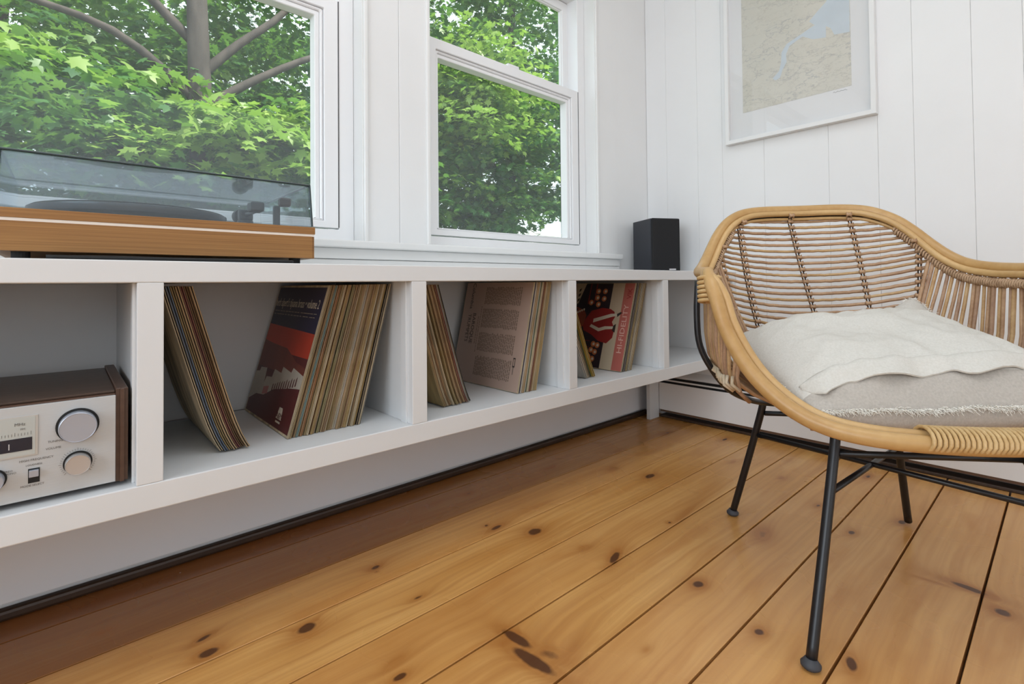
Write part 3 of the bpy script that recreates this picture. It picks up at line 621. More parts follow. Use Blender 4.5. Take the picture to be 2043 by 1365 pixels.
# cord bundle tucked beneath the front edge
bm = bmesh.new()
for q in range(4):
    y = .978+q*.006
    tube(bm, smooth_path([(-.022+q*.006, y, tz+.0036), (.06, y+.001, tz+.0035+.0012*(q % 2)), (.15, y-.001, tz+.0035), (.24, y+.001, tz+.004), (.31-q*.004, y, tz+.0036), (.318-q*.004, y+.012, tz+.0036), (.30, y+.034, tz+.0036)], 5), .0031, 7)
tag(obj('power_cord', bm, M_black, smooth=True), 'bundled black cord lying flat beneath the front of the turntable', 'cord')

# ------------------------------------------------------------------ speaker
sp = empty('bookshelf_speaker', (1.902, 1.204, ZTOP+.0005), R(-28)); tag(sp, 'small black bookshelf speaker on the shelf end in the corner', 'speaker')
def spp(name, *a, **k): o = box(name, *a, **k); o.parent = sp; return o
M_cab = mat('black satin cabinet', (.018, .021, .030), .33, noise=.1, nscale=30); M_grille = mat('black grille cloth', (.006, .006, .007), .8, bump=.4, bscale=500)
sw, sd, shh = .137, .175, .238
spp('cabinet', -.004, sw-.004, .0135, sd, 0, shh, M_cab, bev=.003)
spp('grille', -.004, sw-.004, 0, .0133, 0.0, shh, M_grille, bev=.006, seg=3)
spp('badge', sw*.56, sw*.80, -.0012, .0002, .010, .0165, mat('silver badge', (.65, .65, .67), .3, .8), bev=.001)
for w_ in (0, 1): pass

# ------------------------------------------------------------------ framed map
pf = empty('framed_map', (XW-.001, .7075, 1.222)); tag(pf, 'white framed antique-style map hanging on the right wall above the chair', 'picture'); bpy.context.view_layer.update()
PY0, PY1, PZ0, PZ1 = .4405, .978, 1.222, 2.02
M_fr = mat('white painted frame', (.80, .80, .79), .3); fx0, fx1 = XW-.030, XW-.001
def fring(name, y0, y1, z0, z1, w, x0, x1, m, bev=.0008):
    bm = bmesh.new(); O = [(y0, z0), (y1, z0), (y1, z1), (y0, z1)]; I = [(y0+w, z0+w), (y1-w, z0+w), (y1-w, z1-w), (y0+w, z1-w)]; V = {}
    for nme, pts in (('O', O), ('I', I)):
        for k_, xx in ((0, x0), (1, x1)):
            for i, p in enumerate(pts): V[nme, k_, i] = bm.verts.new((xx, p[0], p[1]))
    for i in range(4):
        j = (i+1) % 4
        for f in ((('O',0,i),('O',0,j),('I',0,j),('I',0,i)), (('O',1,i),('I',1,i),('I',1,j),('O',1,j)), (('O',0,i),('O',1,i),('O',1,j),('O',0,j)), (('I',0,i),('I',0,j),('I',1,j),('I',1,i))):
            bm.faces.new([V[q] for q in f])
    bmesh.ops.bevel(bm, geom=bm.edges[:], offset=bev, segments=1, affect='EDGES')
    return put(obj(name, bm, m), pf)
fring('frame', PY0, PY1, PZ0, PZ1, .016, fx0, fx1, M_fr)
put(box('mat_board', XW-.012, XW-.0045, PY0+.014, PY1-.014, PZ0+.014, PZ1-.014, mat('white mat board', (.80, .80, .80), .7)), pf)
def map_mat():
    mt, t, b = nt('map print'); g = N(t, 'ShaderNodeTexCoord'); b.inputs['Roughness'].default_value = .6
    n0 = N(t, 'ShaderNodeTexNoise'); n0.inputs['Scale'].default_value = 4; n0.inputs['Detail'].default_value = 5; L(t, g.outputs['Object'], n0.inputs['Vector'])
    base = mixc(t, mth(t, 'MULTIPLY', mth(t, 'SUBTRACT', n0.outputs['Fac'], .35), 3, clamp=True), (.62, .605, .53), (.69, .665, .585))
    for (s, w_, c_, seed, st) in ((5, .0055, (.36, .37, .38), 0, 5), (9, .007, (.46, .44, .40), 4, 3.5), (15, .007, (.5, .48, .43), 9, 3)):
        mp = N(t, 'ShaderNodeMapping'); mp.inputs['Location'].default_value = (seed, seed, seed); mp.inputs['Scale'].default_value = (1, .75, 1.6); L(t, g.outputs['Object'], mp.inputs[0])
        n = N(t, 'ShaderNodeTexNoise'); n.inputs['Scale'].default_value = s; n.inputs['Detail'].default_value = 7; n.inputs['Roughness'].default_value = .62; L(t, mp.outputs[0], n.inputs['Vector'])
        line = mth(t, 'LESS_THAN', mth(t, 'ABSOLUTE', mth(t, 'SUBTRACT', n.outputs['Fac'], .5)), w_)
        base = mixc(t, mth(t, 'MULTIPLY', line, .5), base, c_)
    L(t, base, b.inputs['Base Color']); return mt
M_map = map_mat()
my0, my1, mz0 = .5160, .9075, 1.3465
put(box('map_sheet', XW-.0128, XW-.0121, my0, my1, mz0, PZ1-.09, M_map), pf)
water = flat('pale blue water print', (.62, .69, .74), noise=.06, nscale=20)
def mapq(px, py):  # crop coordinates of the map in the photograph -> plane (affine, reading off the print)
    return px, py
def mpoly(name, pts, m, lift=.0004):
    me = bpy.data.meshes.new(name); n = len(pts); vs = [(XW-.0128-lift, a, b2) for a, b2 in pts]+[(XW-.01282, a, b2) for a, b2 in pts]
    me.from_pydata(vs, [], [tuple(range(n)), tuple(range(2*n-1, n-1, -1))]+[(i, n+i, n+(i+1) % n, (i+1) % n) for i in range(n)]); return put(link(name, me, m), pf)
riv = [(0.6504, 1.6356), (0.621, 1.6635), (0.5922, 1.6871), (0.5826, 1.7043), (0.5169, 1.6954), (0.5182, 1.5444), (0.567, 1.5527), (0.5787, 1.5819), (0.5939, 1.595), (0.5947, 1.5526), (0.6389, 1.562), (0.6743, 1.5863), (0.7219, 1.5669), (0.7349, 1.5377), (0.7333, 1.5071), (0.7477, 1.4818), (0.7588, 1.4514), (0.7766, 1.4456), (0.7872, 1.4565), (0.7618, 1.4789), (0.7542, 1.5105), (0.7513, 1.5511), (0.732, 1.5781), (0.6808, 1.5961), (0.6477, 1.609), (0.6315, 1.6135)]
mpoly('map_water', riv, water)
bm = bmesh.new(); tube(bm, [(XW-.0125, .575-i*.0035, 1.336+.003*math.sin(i*1.9)*(1 if i % 3 else .3)) for i in range(14)], .0006, 5); put(obj('signature', bm, flat('grey pencil', (.25, .25, .25))), pf)
def pane_mat():
    mt = bpy.data.materials.new('picture glass'); mt.use_nodes = True; t = mt.node_tree; t.nodes.clear()
    o = N(t, 'ShaderNodeOutputMaterial'); tr = N(t, 'ShaderNodeBsdfTransparent'); tr.inputs[0].default_value = (.99, .99, .99, 1); gl = N(t, 'ShaderNodeBsdfGlossy'); gl.inputs['Roughness'].default_value = .015
    lw = N(t, 'ShaderNodeLayerWeight'); lw.inputs[0].default_value = .5; fr = mth(t, 'ADD', .05, mth(t, 'MULTIPLY', mth(t, 'POWER', lw.outputs['Facing'], 5.0), .9))
    mx = N(t, 'ShaderNodeMixShader'); L(t, fr, mx.inputs[0]); L(t, tr.outputs[0], mx.inputs[1]); L(t, gl.outputs[0], mx.inputs[2]); L(t, mx.outputs[0], o.inputs[0]); return mt
put(box('glazing', XW-.0180, XW-.0165, PY0+.0155, PY1-.0155, PZ0+.0155, PZ1-.0155, pane_mat()), pf)
#--PART3--
# ------------------------------------------------------------------ rattan chair
MC = Vector((1.2716, .2929)); FW = Vector((-.7804, -.6253)); RT = Vector((.6253, -.7804))
def CW(a, b, z): return Vector((MC.x+RT.x*a+FW.x*b, MC.y+RT.y*a+FW.y*b, z))
ch = empty('rattan_armchair', (MC.x, MC.y, 0)); tag(ch, 'rattan tub armchair on thin black metal legs near the right wall', 'chair'); bpy.context.view_layer.update()
def rattan(name, c1, c2, rough=.38, sc=14, bump=.15):
    mt, t, b = nt(name); tc = N(t, 'ShaderNodeTexCoord')
    n = N(t, 'ShaderNodeTexNoise'); n.inputs['Scale'].default_value = sc; n.inputs['Detail'].default_value = 5; L(t, tc.outputs['Object'], n.inputs['Vector'])
    n4 = N(t, 'ShaderNodeTexNoise'); n4.inputs['Scale'].default_value = sc*9; n4.inputs['Detail'].default_value = 3; L(t, tc.outputs['Object'], n4.inputs['Vector'])
    rp = N(t, 'ShaderNodeValToRGB'); rp.color_ramp.elements[0].position = .33; rp.color_ramp.elements[1].position = .66; rp.color_ramp.elements[0].color = (*c1, 1); rp.color_ramp.elements[1].color = (*c2, 1)
    L(t, mth(t, 'ADD', mth(t, 'MULTIPLY', n.outputs['Fac'], .7), mth(t, 'MULTIPLY', n4.outputs['Fac'], .3)), rp.inputs[0]); L(t, rp.outputs[0], b.inputs['Base Color']); b.inputs['Roughness'].default_value = rough
    bp = N(t, 'ShaderNodeBump'); bp.inputs['Strength'].default_value = bump; bp.inputs['Distance'].default_value = .002; L(t, n4.outputs['Fac'], bp.inputs['Height']); L(t, bp.outputs[0], b.inputs['Normal'])
    return mt
M_pole = rattan('honey rattan pole', (.44, .245, .08), (.58, .36, .145), .36, 7)
M_pole2 = rattan('light rattan pole', (.50, .30, .115), (.63, .41, .18), .38, 8)
M_reed = [rattan('rattan reed', (.36, .205, .11), (.55, .35, .20), .5, 22), rattan('brown rattan reed', (.33, .19, .12), (.50, .32, .19), .5, 22), rattan('golden rattan reed', (.42, .24, .10), (.60, .40, .20), .45, 22)]
M_twine = rattan('brown cane binding', (.33, .20, .11), (.54, .36, .22), .6, 60, .3)
M_twine2 = rattan('pale cane wrapping', (.52, .32, .12), (.66, .46, .22), .42, 40, .2)
M_cord = rattan('cream cord wrapping', (.45, .33, .2), (.62, .52, .38), .7, 60, .3)
M_strand = mat('dark cane strand', (.035, .018, .01), .6)
M_iron = mat('black painted iron', (.010, .010, .012), .34, .0, noise=.3, nscale=30)
def interp(tab, x):
    x = abs(x)
    for (a, va), (b, vb) in zip(tab, tab[1:]):
        if x <= b: 
            f = (x-a)/(b-a); f = f
            return va+(vb-va)*f
    return tab[-1][1]
BZ = [(0,.833),(6,.8335),(12,.833),(18,.831),(25,.826),(31,.814),(37,.797),(43,.770),(49,.736),(54,.708),(59,.687),(64,.672),(70,.663),(78,.657),(90,.654),(104,.648)]
def backrim(phi):
    t = R(phi); n = 2.2; ra, rb = .326, .342
    s, c = math.sin(t), math.cos(t)
    return Vector((math.copysign(abs(s)**(2/n), s)*ra, -math.copysign(abs(c)**(2/n), c)*rb, interp(BZ, phi)))
FR_ = [(.327,.045,.655),(.330,.066,.645),(.329,.087,.628),(.323,.105,.596),(.314,.124,.547),(.298,.151,.5),(.276,.18,.458),(.247,.209,.424),(.215,.234,.4),(.184,.254,.387),(.153,.269,.381),(.115,.283,.378),(.071,.294,.377),(.025,.299,.377),(0,.300,.377)]
frs = smooth_path([(-a, b, z) for a, b, z in FR_] + [(a, b, z) for a, b, z in FR_[-2::-1]], 5)
def rim(phi):
    """rim point for any azimuth, measured from the back"""
    p = ((phi+180) % 360)-180
    if abs(p) <= 96: return backrim(p)
    best = min(frs, key=lambda v: abs(((math.degrees(math.atan2(v.x, -v.y))-p+180) % 360)-180)); return best.copy()
Z0 = .337
def wside(phi):
    p = abs(((phi+180) % 360)-180); t = min(max((p-50)/25, 0), 1)*(1-min(max((p-108)/30, 0), 1)); return t*t*(3-2*t)
def prof_s(phi, u):
    u = min(max(u, 0), 1.0); w = wside(phi); v = min(u/.5, 1); return (u**.25)*(1-w)+math.sqrt(max(0, 1-(1-v)**2))*w
def shell(phi, u, off=0.0):
    r_ = rim(phi); s = prof_s(phi, u)
    q = Vector((r_.x*s, r_.y*s, Z0+u*(r_.z-Z0)))
    if off: q.xy = q.xy*(1-off/max(q.xy.length, .05))
    return q
def zshell(a, b):
    ph = math.degrees(math.atan2(a, -b)); r_ = rim(ph); rho = math.hypot(a, b)/max(r_.xy.length, .01); w = wside(ph); rc_ = min(rho, 1.0); u = (min(rho, 1.05)**4)*(1-w)+.5*(1-math.sqrt(1-rc_*rc_))*w
    return Z0+u*(r_.z-Z0), rho
def ctube(name, pts, r, m, n=8, **k): return put(tubeobj(name, [CW(*p) for p in pts], r, m, None, n, **k), ch)
bk = [backrim(p) for p in np.arange(-93, 93.1, 3)]
ends = lambda s: [Vector((s*.329, .045, .640)), Vector((s*.327, .056, .615)), Vector((s*.322, .060, .590))]
top = smooth_path([v for v in reversed(ends(-1))] + bk[::2] + ends(1), 4)
ctube('top_rim', top, .0132, M_pole, 14)
def inset(pts, di, dz):
    out = []
    for p in pts: q = Vector(p); l_ = q.xy.length; q.xy = q.xy*(1-di/l_); q.z += dz; out.append(q)
    return out
ctube('inner_rim', inset(smooth_path([backrim(p) for p in np.arange(-96, 96.1, 6)], 3), .0165, -.0115), .0078, M_pole2, 10)
ctube('inner_rim', inset(smooth_path([backrim(p) for p in np.arange(-60, 60.1, 6)], 3), .011, -.026), .0045, M_pole2, 8)
ctube('front_rim', frs, [.0125]*10+[.0142]*(len(frs)-20)+[.0125]*10, M_pole, 14)
fin = []
for i_, v_ in enumerate(frs[5:-5]):
    k_ = min(i_, len(frs)-11-i_); f_ = min(1, .25+k_/14); fin += inset([v_], .020*f_, .0085*f_)
ctube('front_inner_rim', fin, .0088, M_pole2, 10)
# second splice pole on the seat front
ctube('splice_pole', [Vector((.02+i*.016, .276-.0006*i*i*.4, .3925)) for i in range(15)], .0075, M_pole2, 8)
# cane wrapping in the middle of the seat front
for i in range(22):
    a = -.058+i*.0073; c_ = Vector((a, .292-a*a*.9, .3805)); pts = []
    for j in range(14):
        w = 2*math.pi*j/14; pts.append(CW(c_.x+.004*math.sin(w), c_.y+.0245*math.cos(w)-.001, c_.z+.0165*math.sin(w)+.0035-.003*math.cos(w)))
    put(tubeobj('cane_wrap', pts, .0032, M_twine2, None, 6, closed=True), ch)
for s in (-1, 1):
    for i in range(6):
        z = .642-i*.0095; pts = [CW(s*.327+.0215*math.cos(2*math.pi*j/14), .058+i*.0008+.0205*math.sin(2*math.pi*j/14), z+.003*math.sin(2*math.pi*j/14)) for j in range(14)]
        put(tubeobj('cane_wrap', pts, .0046, M_twine2, None, 6, closed=True), ch)
# horizontal back reeds
rz_ = random.Random(5)
nre = 27
RIBS = [-47.5, -30.5, -4, 19.5, 46.5]
LEAN = {-47.5: -2, -30.5: -3, -4: 6.5, 19.5: 10, 46.5: 3}
ribphi = lambda r0, z: r0+LEAN[r0]*(.81-z)/.32
knots = {r_: [] for r_ in RIBS}
for i in range(nre):
    z = .800-i*.0168; pts = []
    for ph in np.arange(-51, 51.1, 2.04):
        r_ = rim(ph); zz = z + (.004+.030*min(1, i/9))*(abs(ph)/51)**2
        u = (zz-Z0)/(r_.z-.016-Z0)
        if u > .999: continue
        u2 = (zz-Z0)/(r_.z-Z0); q = shell(ph, max(u2, .02)); pts.append(q+Vector((0, 0, rz_.uniform(-.0008, .0008))))
    if len(pts) < 3: continue
    ctube('back_reed', pts, .0039+rz_.uniform(-.0003, .0004), M_reed[2 if i % 4 == 1 else 0], 6)
    for rb_ in RIBS:
        rp_ = ribphi(rb_, z); r_ = rim(rp_); zz = z + (.004+.030*min(1, i/9))*(abs(rp_)/51)**2
        if (zz-Z0)/(r_.z-.016-Z0) < .99: knots[rb_].append(shell(rp_, max((zz-Z0)/(r_.z-Z0), .02)))
for rb_ in RIBS:
    bm = bmesh.new(); kp = knots[rb_]; tp = rim(rb_); tp.xy *= .95; tp.z -= .018
    line = [tp]+kp
    for off in (-.0032, .0032): tube(bm, [CW(p.x*.99+off, p.y*.99, p.z) for p in line], .0018, 5)
    put(obj('rib_strand', bm, M_strand, smooth=True), ch)
    bm = bmesh.new()
    for i, p in enumerate(line):
        for s in (-1, 1):
            tube(bm, [CW(p.x*.975-.0058, p.y*.975, p.z-.0052*s), CW(p.x*.955, p.y*.955, p.z), CW(p.x*.975+.0058, p.y*.975, p.z+.0052*s)], .0022, 5)
        tube(bm, [CW(p.x*.965-.0062, p.y*.965, p.z+.0008), CW(p.x*.965+.0062, p.y*.965, p.z-.0008)], .0040, 6)
    put(obj('cane_knot_row', bm, M_reed[0], smooth=True), ch)
# upright side reeds
for s in (-1, 1):
    n_ = 35
    for i in range(n_):
        ph = s*(52.5+i*1.86+rz_.uniform(-.35, .35)); r_ = rim(ph); us = [.975-.03*(abs(ph) < 96), .93, .85, .72, .56, .40, .28] + ([.17, .11, .05] if abs(ph) < 98 else [])
        lean = 10*max(.25, 1-(abs(ph)-52)/38)
        dphi = rz_.uniform(-1.4, 1.4)
        pts = [shell(ph+dphi*(1-u)-s*lean*(1-u), u, .012) for u in us]
        ctube('side_reed', pts, .0040+rz_.uniform(-.0005, .0006), M_reed[(i*7+(3 if s > 0 else 0)) % 3], 6)
    # binding under the arm rim
    bm = bmesh.new()
    for row_ in (0, 1):
        pts = []
        for k_ in range(190):
            ph = s*(38+k_*.34); r_ = rim(ph)
            if abs(ph) > 101: break
            w = k_*1.15+row_*math.pi; r_.xy *= 1-(.021+.0065*math.cos(w))/r_.xy.length; r_.z += -.031+.009*math.sin(w); pts.append(CW(*r_))
        tube(bm, pts, .0026, 5)
    put(obj('rim_lashing', bm, M_twine, smooth=True), ch)
    bm = bmesh.new()
    for i in range(26):
        ph = s*(70+i*1.75); uz = lambda p_, z_: max((z_-Z0)/(rim(p_).z-Z0), .02)
        tube(bm, [CW(*shell(ph, uz(ph, .447), .003)), CW(*shell(ph+s*.9, uz(ph, .438), -.007)), CW(*shell(ph+s*1.8, uz(ph, .429), .003))], .0036, 5)
    put(obj('cord_lashing', bm, M_cord, smooth=True), ch)
# seat base reeds
def seatpt(ph, s_, dz):
    r_ = rim(ph); q = Vector((r_.x*s_, r_.y*s_, 0)); q.z = min(zshell(q.x, q.y)[0], .362)-dz; return q
for k_, s_ in enumerate((.10, .17, .24, .31, .38, .45, .50)):
    ctube('seat_reed', [seatpt(p, s_, .004) for p in range(0, 360, 15)], .0034, M_reed[k_ % 3], 6, closed=True)
for ph in range(0, 360, 20):
    ctube('seat_spoke', [seatpt(ph, s_, .010) for s_ in (.06, .2, .35, .45, .50)], .003, M_reed[1], 5)
# black iron frame
A_, B_, C_ = Vector((.9106, .2943, 0)), Vector((1.3522, .622, 0)), Vector((1.6327, .2916, 0)); D_ = Vector((MC.x+RT.x*.285+FW.x*.262, MC.y+RT.y*.285+FW.y*.262, 0)); Mw = Vector((MC.x, MC.y, 0))
def leg(P, s, h, joint, tip=True):
    T_ = P+(Mw-P)*s+Vector((0, 0, h)); J = P+(Mw-P)*s*joint/h*.985+Vector((0, 0, joint)); foot = P+Vector((0, 0, .008)) 
    o = put(tubeobj('leg', smooth_path([foot, P+(Mw-P)*s*.5*.985+Vector((0, 0, h*.5)), J, T_+(Mw-P)*-.012+Vector((0, 0, 0))], 5), .0088, M_iron, None, 12), ch)
    if not tip: return T_
    bm = bmesh.new(); d = (J-foot).normalized(); M_ = Matrix.Translation(P+Vector((0, 0, .0068))) @ Matrix.Diagonal((1, 1, 1, 1))
    lathe(bm, [(0, -.0062), (.010, -.006), (.0150, -.002), (.0155, .002), (.012, .006), (.0095, .010), (0, .011)], 18, M_ @ (Vector((0, 0, 1)).rotation_difference((Vector((0, 0, 1))*.85+d*.15).normalized()).to_matrix().to_4x4()))
    o2 = obj('rubber_foot', bm, mat('grey rubber foot', (.05, .052, .06), .6), smooth=True); put(o2, o)
    return T_
for P, s, h in ((A_, .4235, .3445), (B_, .296, .326), (C_, .36, .330), (D_, .4235, .3445)): leg(P, s, h, h-.03, P is not C_)
at = lambda P, s, z: P+(Mw-P)*s+Vector((0, 0, z))
def bar(p, q, r=.0063, name='stretcher'): put(tubeobj(name, [p, p.lerp(q, .5), q], r, M_iron, None, 10), ch)
bar(at(A_, .394, .317), at(D_, .394, .317)); bar(at(B_, .298, .298), at(C_, .33, .298)); bar(at(A_, .366, .2532), at(C_, .32, .2214), .0058); bar(at(B_, .236, .2375), at(D_, .30, .2395), .0058)
hoop = [(-.336, -.015, .636), (-.340, -.012, .56), (-.335, -.008, .49), (-.307, -.006, .432), (-.268, -.03, .388), (-.215, -.085, .356), (-.163, -.15, .334), (-.10, -.19, .322), (0, -.205, .318)]
ctube('frame_hoop', smooth_path(hoop+[(-a, b, z) for a, b, z in hoop[-2::-1]], 5), .0072, M_iron, 8)
ctube('back_rod', [v+Vector((v.x*.03, v.y*.03-.0, -.018)) for v in smooth_path([backrim(p) for p in np.arange(-58, 58.1, 6)], 2)], .0048, M_iron, 8)
ctube('seat_ring', [Vector((.13*math.sin(2*math.pi*i/28), -.05-.13*math.cos(2*math.pi*i/28), .3265)) for i in range(28)], .0052, M_iron, 8, closed=True)

# ------------------------------------------------------------------ linen cushion
from mathutils import noise as mn
def linen(name, c1, c2, sc=700):
    mt, t, b = nt(name); tc = N(t, 'ShaderNodeTexCoord'); b.inputs['Roughness'].default_value = .9; b.inputs['Specular IOR Level'].default_value = .15
    n = N(t, 'ShaderNodeTexNoise'); n.inputs['Scale'].default_value = 260; n.inputs['Detail'].default_value = 6; L(t, tc.outputs['Object'], n.inputs['Vector'])
    base = mixc(t, mth(t, 'MULTIPLY', mth(t, 'SUBTRACT', n.outputs['Fac'], .2), 1.6, clamp=True), c1, c2); L(t, base, b.inputs['Base Color'])
    wv = N(t, 'ShaderNodeTexWave'); wv.inputs['Scale'].default_value = 260; wv.inputs['Distortion'].default_value = 1.5; L(t, tc.outputs['Object'], wv.inputs['Vector'])
    wv2 = N(t, 'ShaderNodeTexWave', bands_direction='Y'); wv2.inputs['Scale'].default_value = 260; wv2.inputs['Distortion'].default_value = 1.5; L(t, tc.outputs['Object'], wv2.inputs['Vector'])
    bp = N(t, 'ShaderNodeBump'); bp.inputs['Strength'].default_value = .25; bp.inputs['Distance'].default_value = .0008
    L(t, mth(t, 'ADD', mth(t, 'ADD', wv.outputs['Fac'], wv2.outputs['Fac']), mth(t, 'MULTIPLY', n.outputs['Fac'], 1.5)), bp.inputs['Height']); L(t, bp.outputs[0], b.inputs['Normal'])
    return mt
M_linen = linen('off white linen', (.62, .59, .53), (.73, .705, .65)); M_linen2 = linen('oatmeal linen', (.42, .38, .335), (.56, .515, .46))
cu = empty('linen_cushion', (MC.x, MC.y, .36)); tag(cu, 'large rumpled off-white linen cushion with frayed edges on the rattan chair', 'cushion'); bpy.context.view_layer.update()
FL, FRc, BR, BL = Vector((-.195, .222, .404)), Vector((.300, .190, .430)), Vector((.215, -.215, .535)), Vector((-.255, -.085, .500))
def base(s, t): return FL*(1-s)*(1-t)+FRc*s*(1-t)+BR*s*t+BL*(1-s)*t
def bl(x, p=3.2): return max(0, 1-abs(2*x-1)**p)
def fit(q, lift=.015, lim=.90):
    zz, rho = zshell(q.x, q.y)
    # keep inside the basket at this height
    ph = math.degrees(math.atan2(q.x, -q.y)); r_ = rim(ph); 
    u = min(max((q.z-Z0)/(r_.z-Z0), .0001), 1.0); smax = prof_s(ph, u)-.048
    if q.z < r_.z+.01 and rho > smax and abs(((ph+180) % 360)-180) < 120:
        q.xy = q.xy*(smax/rho)
    zz, rho = zshell(q.x, q.y)
    if q.z < zz+lift: q.z = zz+lift
    if q.y > .262: q.y = .262
    return q
def wr(q, s, t):
    n1 = mn.noise(Vector((s*5+3, t*5, 1.3))); n2 = mn.noise(Vector((s*11, t*3.5+s*5, 7.1))); n3 = mn.noise(Vector((s*26+t*16, t*9-s*4, 2.2)))
    rdg = 1-abs(mn.noise(Vector((s*6-t*5, (t+s)*2.6, 4.4))))*2
    fold = 1-abs(mn.noise(Vector((s*3.2+t*2.2, t*7-s*3.5, 9.4))))*2
    return .008*n1+.006*n2+.0018*n3+.006*max(0, rdg-.5)+.006*max(0, fold-.62)
def topz(s, t):
    q = base(s, t); h = .074*(bl(s, 3.6)*bl(t, 3.4))**.75 + .010*max(0, s-.45)*bl(t, 2.2)*min(1, (1-s)*6)
    # corner ears stay pinched
    q.z += h + wr(q, s, t)*min(1, 4*min(s, 1-s, t+.05, 1-t)+.15); 
    q.z += .052*math.exp(-((1-s)**2+(1-t)**2)/.022)
    q.y += .012*bl(s)*(1-t)**6
    return q
NG = 72
bm = bmesh.new(); T_ = [[None]*(NG+1) for _ in range(NG+1)]; Bt = [[None]*(NG+1) for _ in range(NG+1)]
for i in range(NG+1):
    for j in range(NG+1):
        s, t = i/NG, j/NG; q = topz(s, t); q = fit(q); T_[i][j] = bm.verts.new(CW(*q))
for i in range(NG+1):
    for j in range(NG+1):
        if i in (0, NG) or j in (0, NG): Bt[i][j] = T_[i][j]; continue
        s, t = i/NG, j/NG; q = base(s, t); q.z -= .12*(bl(s, 3)*bl(t, 3))**.6; q.y += .02*bl(s)*(1-t)**8; q = fit(q, .014); Bt[i][j] = bm.verts.new(CW(*q))
for i in range(NG):
    for j in range(NG):
        f = bm.faces.new((T_[i][j], T_[i+1][j], T_[i+1][j+1], T_[i][j+1]))
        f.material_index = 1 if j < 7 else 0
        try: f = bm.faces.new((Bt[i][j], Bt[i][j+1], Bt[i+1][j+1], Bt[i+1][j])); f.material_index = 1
        except ValueError: pass
o = obj('pillow', bm, [M_linen, M_linen2], smooth=True); put(o, cu)
# overhanging hem flap along the front
bm = bmesh.new(); rows = []
ns = 110
for i in range(ns+1):
    s = .02+.98*i/ns; sc_ = min(max(s, 0), 1); col = []
    seam = topz(sc_, .17); wave = .003*math.sin(s*17+.6)+.0035*math.sin(s*31+2)+.0015*math.sin(s*57); out_ = .030+.004*math.sin(s*13)
    fade = min(1, (i+2)/8)
    for j in range(8):
        f = j/7
        p = topz(sc_, .17-.06*f)*1.0; p = Vector((seam.x*(1-f)+p.x*f, seam.y+(.040+out_*.22*math.sin(s*22+1))*f*fade, seam.z+.003+.004*math.sin(math.pi*min(f*1.5, 1))-(.024+wave*.9)*f**1.2*fade))
        col.append(p)
    rows.append(col)
VV = [[bm.verts.new(CW(*p)) for p in c] for c in rows]; VB = [[bm.verts.new(CW(p.x, p.y-.0012, p.z-.0028)) for p in c] for c in rows]
for i in range(ns):
    for j in range(7):
        bm.faces.new((VV[i][j], VV[i+1][j], VV[i+1][j+1], VV[i][j+1])); bm.faces.new((VB[i][j], VB[i][j+1], VB[i+1][j+1], VB[i+1][j]))
    bm.faces.new((VV[i][7], VV[i+1][7], VB[i+1][7], VB[i][7])); bm.faces.new((VV[i][0], VB[i][0], VB[i+1][0], VV[i+1][0]))
for k_ in (0, ns):
    for j in range(7): bm.faces.new((VV[k_][j], VV[k_][j+1], VB[k_][j+1], VB[k_][j]))
put(obj('hem_flap', bm, M_linen, smooth=True, auto=60), cu)
# frayed threads on the edges
bm = bmesh.new(); rf = random.Random(8)
def fray(q, out, n=1):
    for _ in range(n):
        l_ = rf.uniform(.006, .013); d = Vector((out.x+rf.uniform(-.7, .7), out.y+rf.uniform(-.4, .4), rf.uniform(-.7, .5))).normalized()
        p0 = q+Vector((rf.uniform(-.002, .002), 0, rf.uniform(-.003, .003))); p1 = p0+d*l_*.55+Vector((0, 0, rf.uniform(-.002, .002))); p2 = p1+(d+Vector((rf.uniform(-.8, .8), 0, rf.uniform(-.8, .3)))).normalized()*l_*.5
        tube(bm, [CW(*p0), CW(*p1), CW(*p2)], [.0007, .0006, .0003], 3, cap=False)
for i in range(520):
    s = i/520; q = fit(topz(s, 0)); fray(q, Vector((0, 1, 0)), 2)
for i in range(200): fray(fit(topz(0, i/200)), Vector((-1, .2, 0)), 1)
for i in range(120): fray(fit(topz(1-.35*i/120, 1)), Vector((0, -1, 0)), 1); fray(fit(topz(1, 1-.3*i/120)), Vector((1, 0, 0)), 1)
tag(put(obj('frayed_fringe', bm, mat('fringe thread', (.86, .82, .74), .9)), cu), kind='stuff')
#--PART4--
# ------------------------------------------------------------------ outside: lawn, garage, pole, maples
gr = box('lawn', -30, 45, 1.7, 70, -1.36, -1.262, mat('grass', (.05, .12, .02), .9, noise=.4, nscale=3)); tag(gr, 'green lawn outside beneath the maple trees', 'lawn', kind='stuff')
gb = empty('garage', (16.5, 15.5, -1.25)); tag(gb, 'pale low garage beyond the trees seen through the right window', 'building'); bpy.context.view_layer.update()
M_gar = mat('cream siding', (.66, .62, .54), .7)
put(box('wall', 13.2, 22, 15, 20, -1.25, 2.62, M_gar), gb); put(box('roof', 13.0, 22.2, 14.8, 20.2, 2.62, 2.78, mat('white fascia', (.8, .8, .78), .5), bev=.02), gb)
put(box('window', 14.4, 15.6, 14.97, 15.02, .4, 1.5, M_seal), gb)
pl = empty('utility_pole', (12.5, 12.95, -1.25)); tag(pl, 'thin white pole standing outside in front of the pale garage', 'pole'); bpy.context.view_layer.update()
put(tubeobj('shaft', [(12.5, 12.95, -1.25), (12.5, 12.95, 1), (12.5, 12.95, 2.86)], .11, mat('white pole paint', (.7, .7, .7), .5), None, 12), pl)
put(tubeobj('cap', [(12.5, 12.95, 2.86), (12.5, 12.95, 2.93)], .13, mat('grey pole cap', (.4, .4, .42), .5), None, 12), pl)

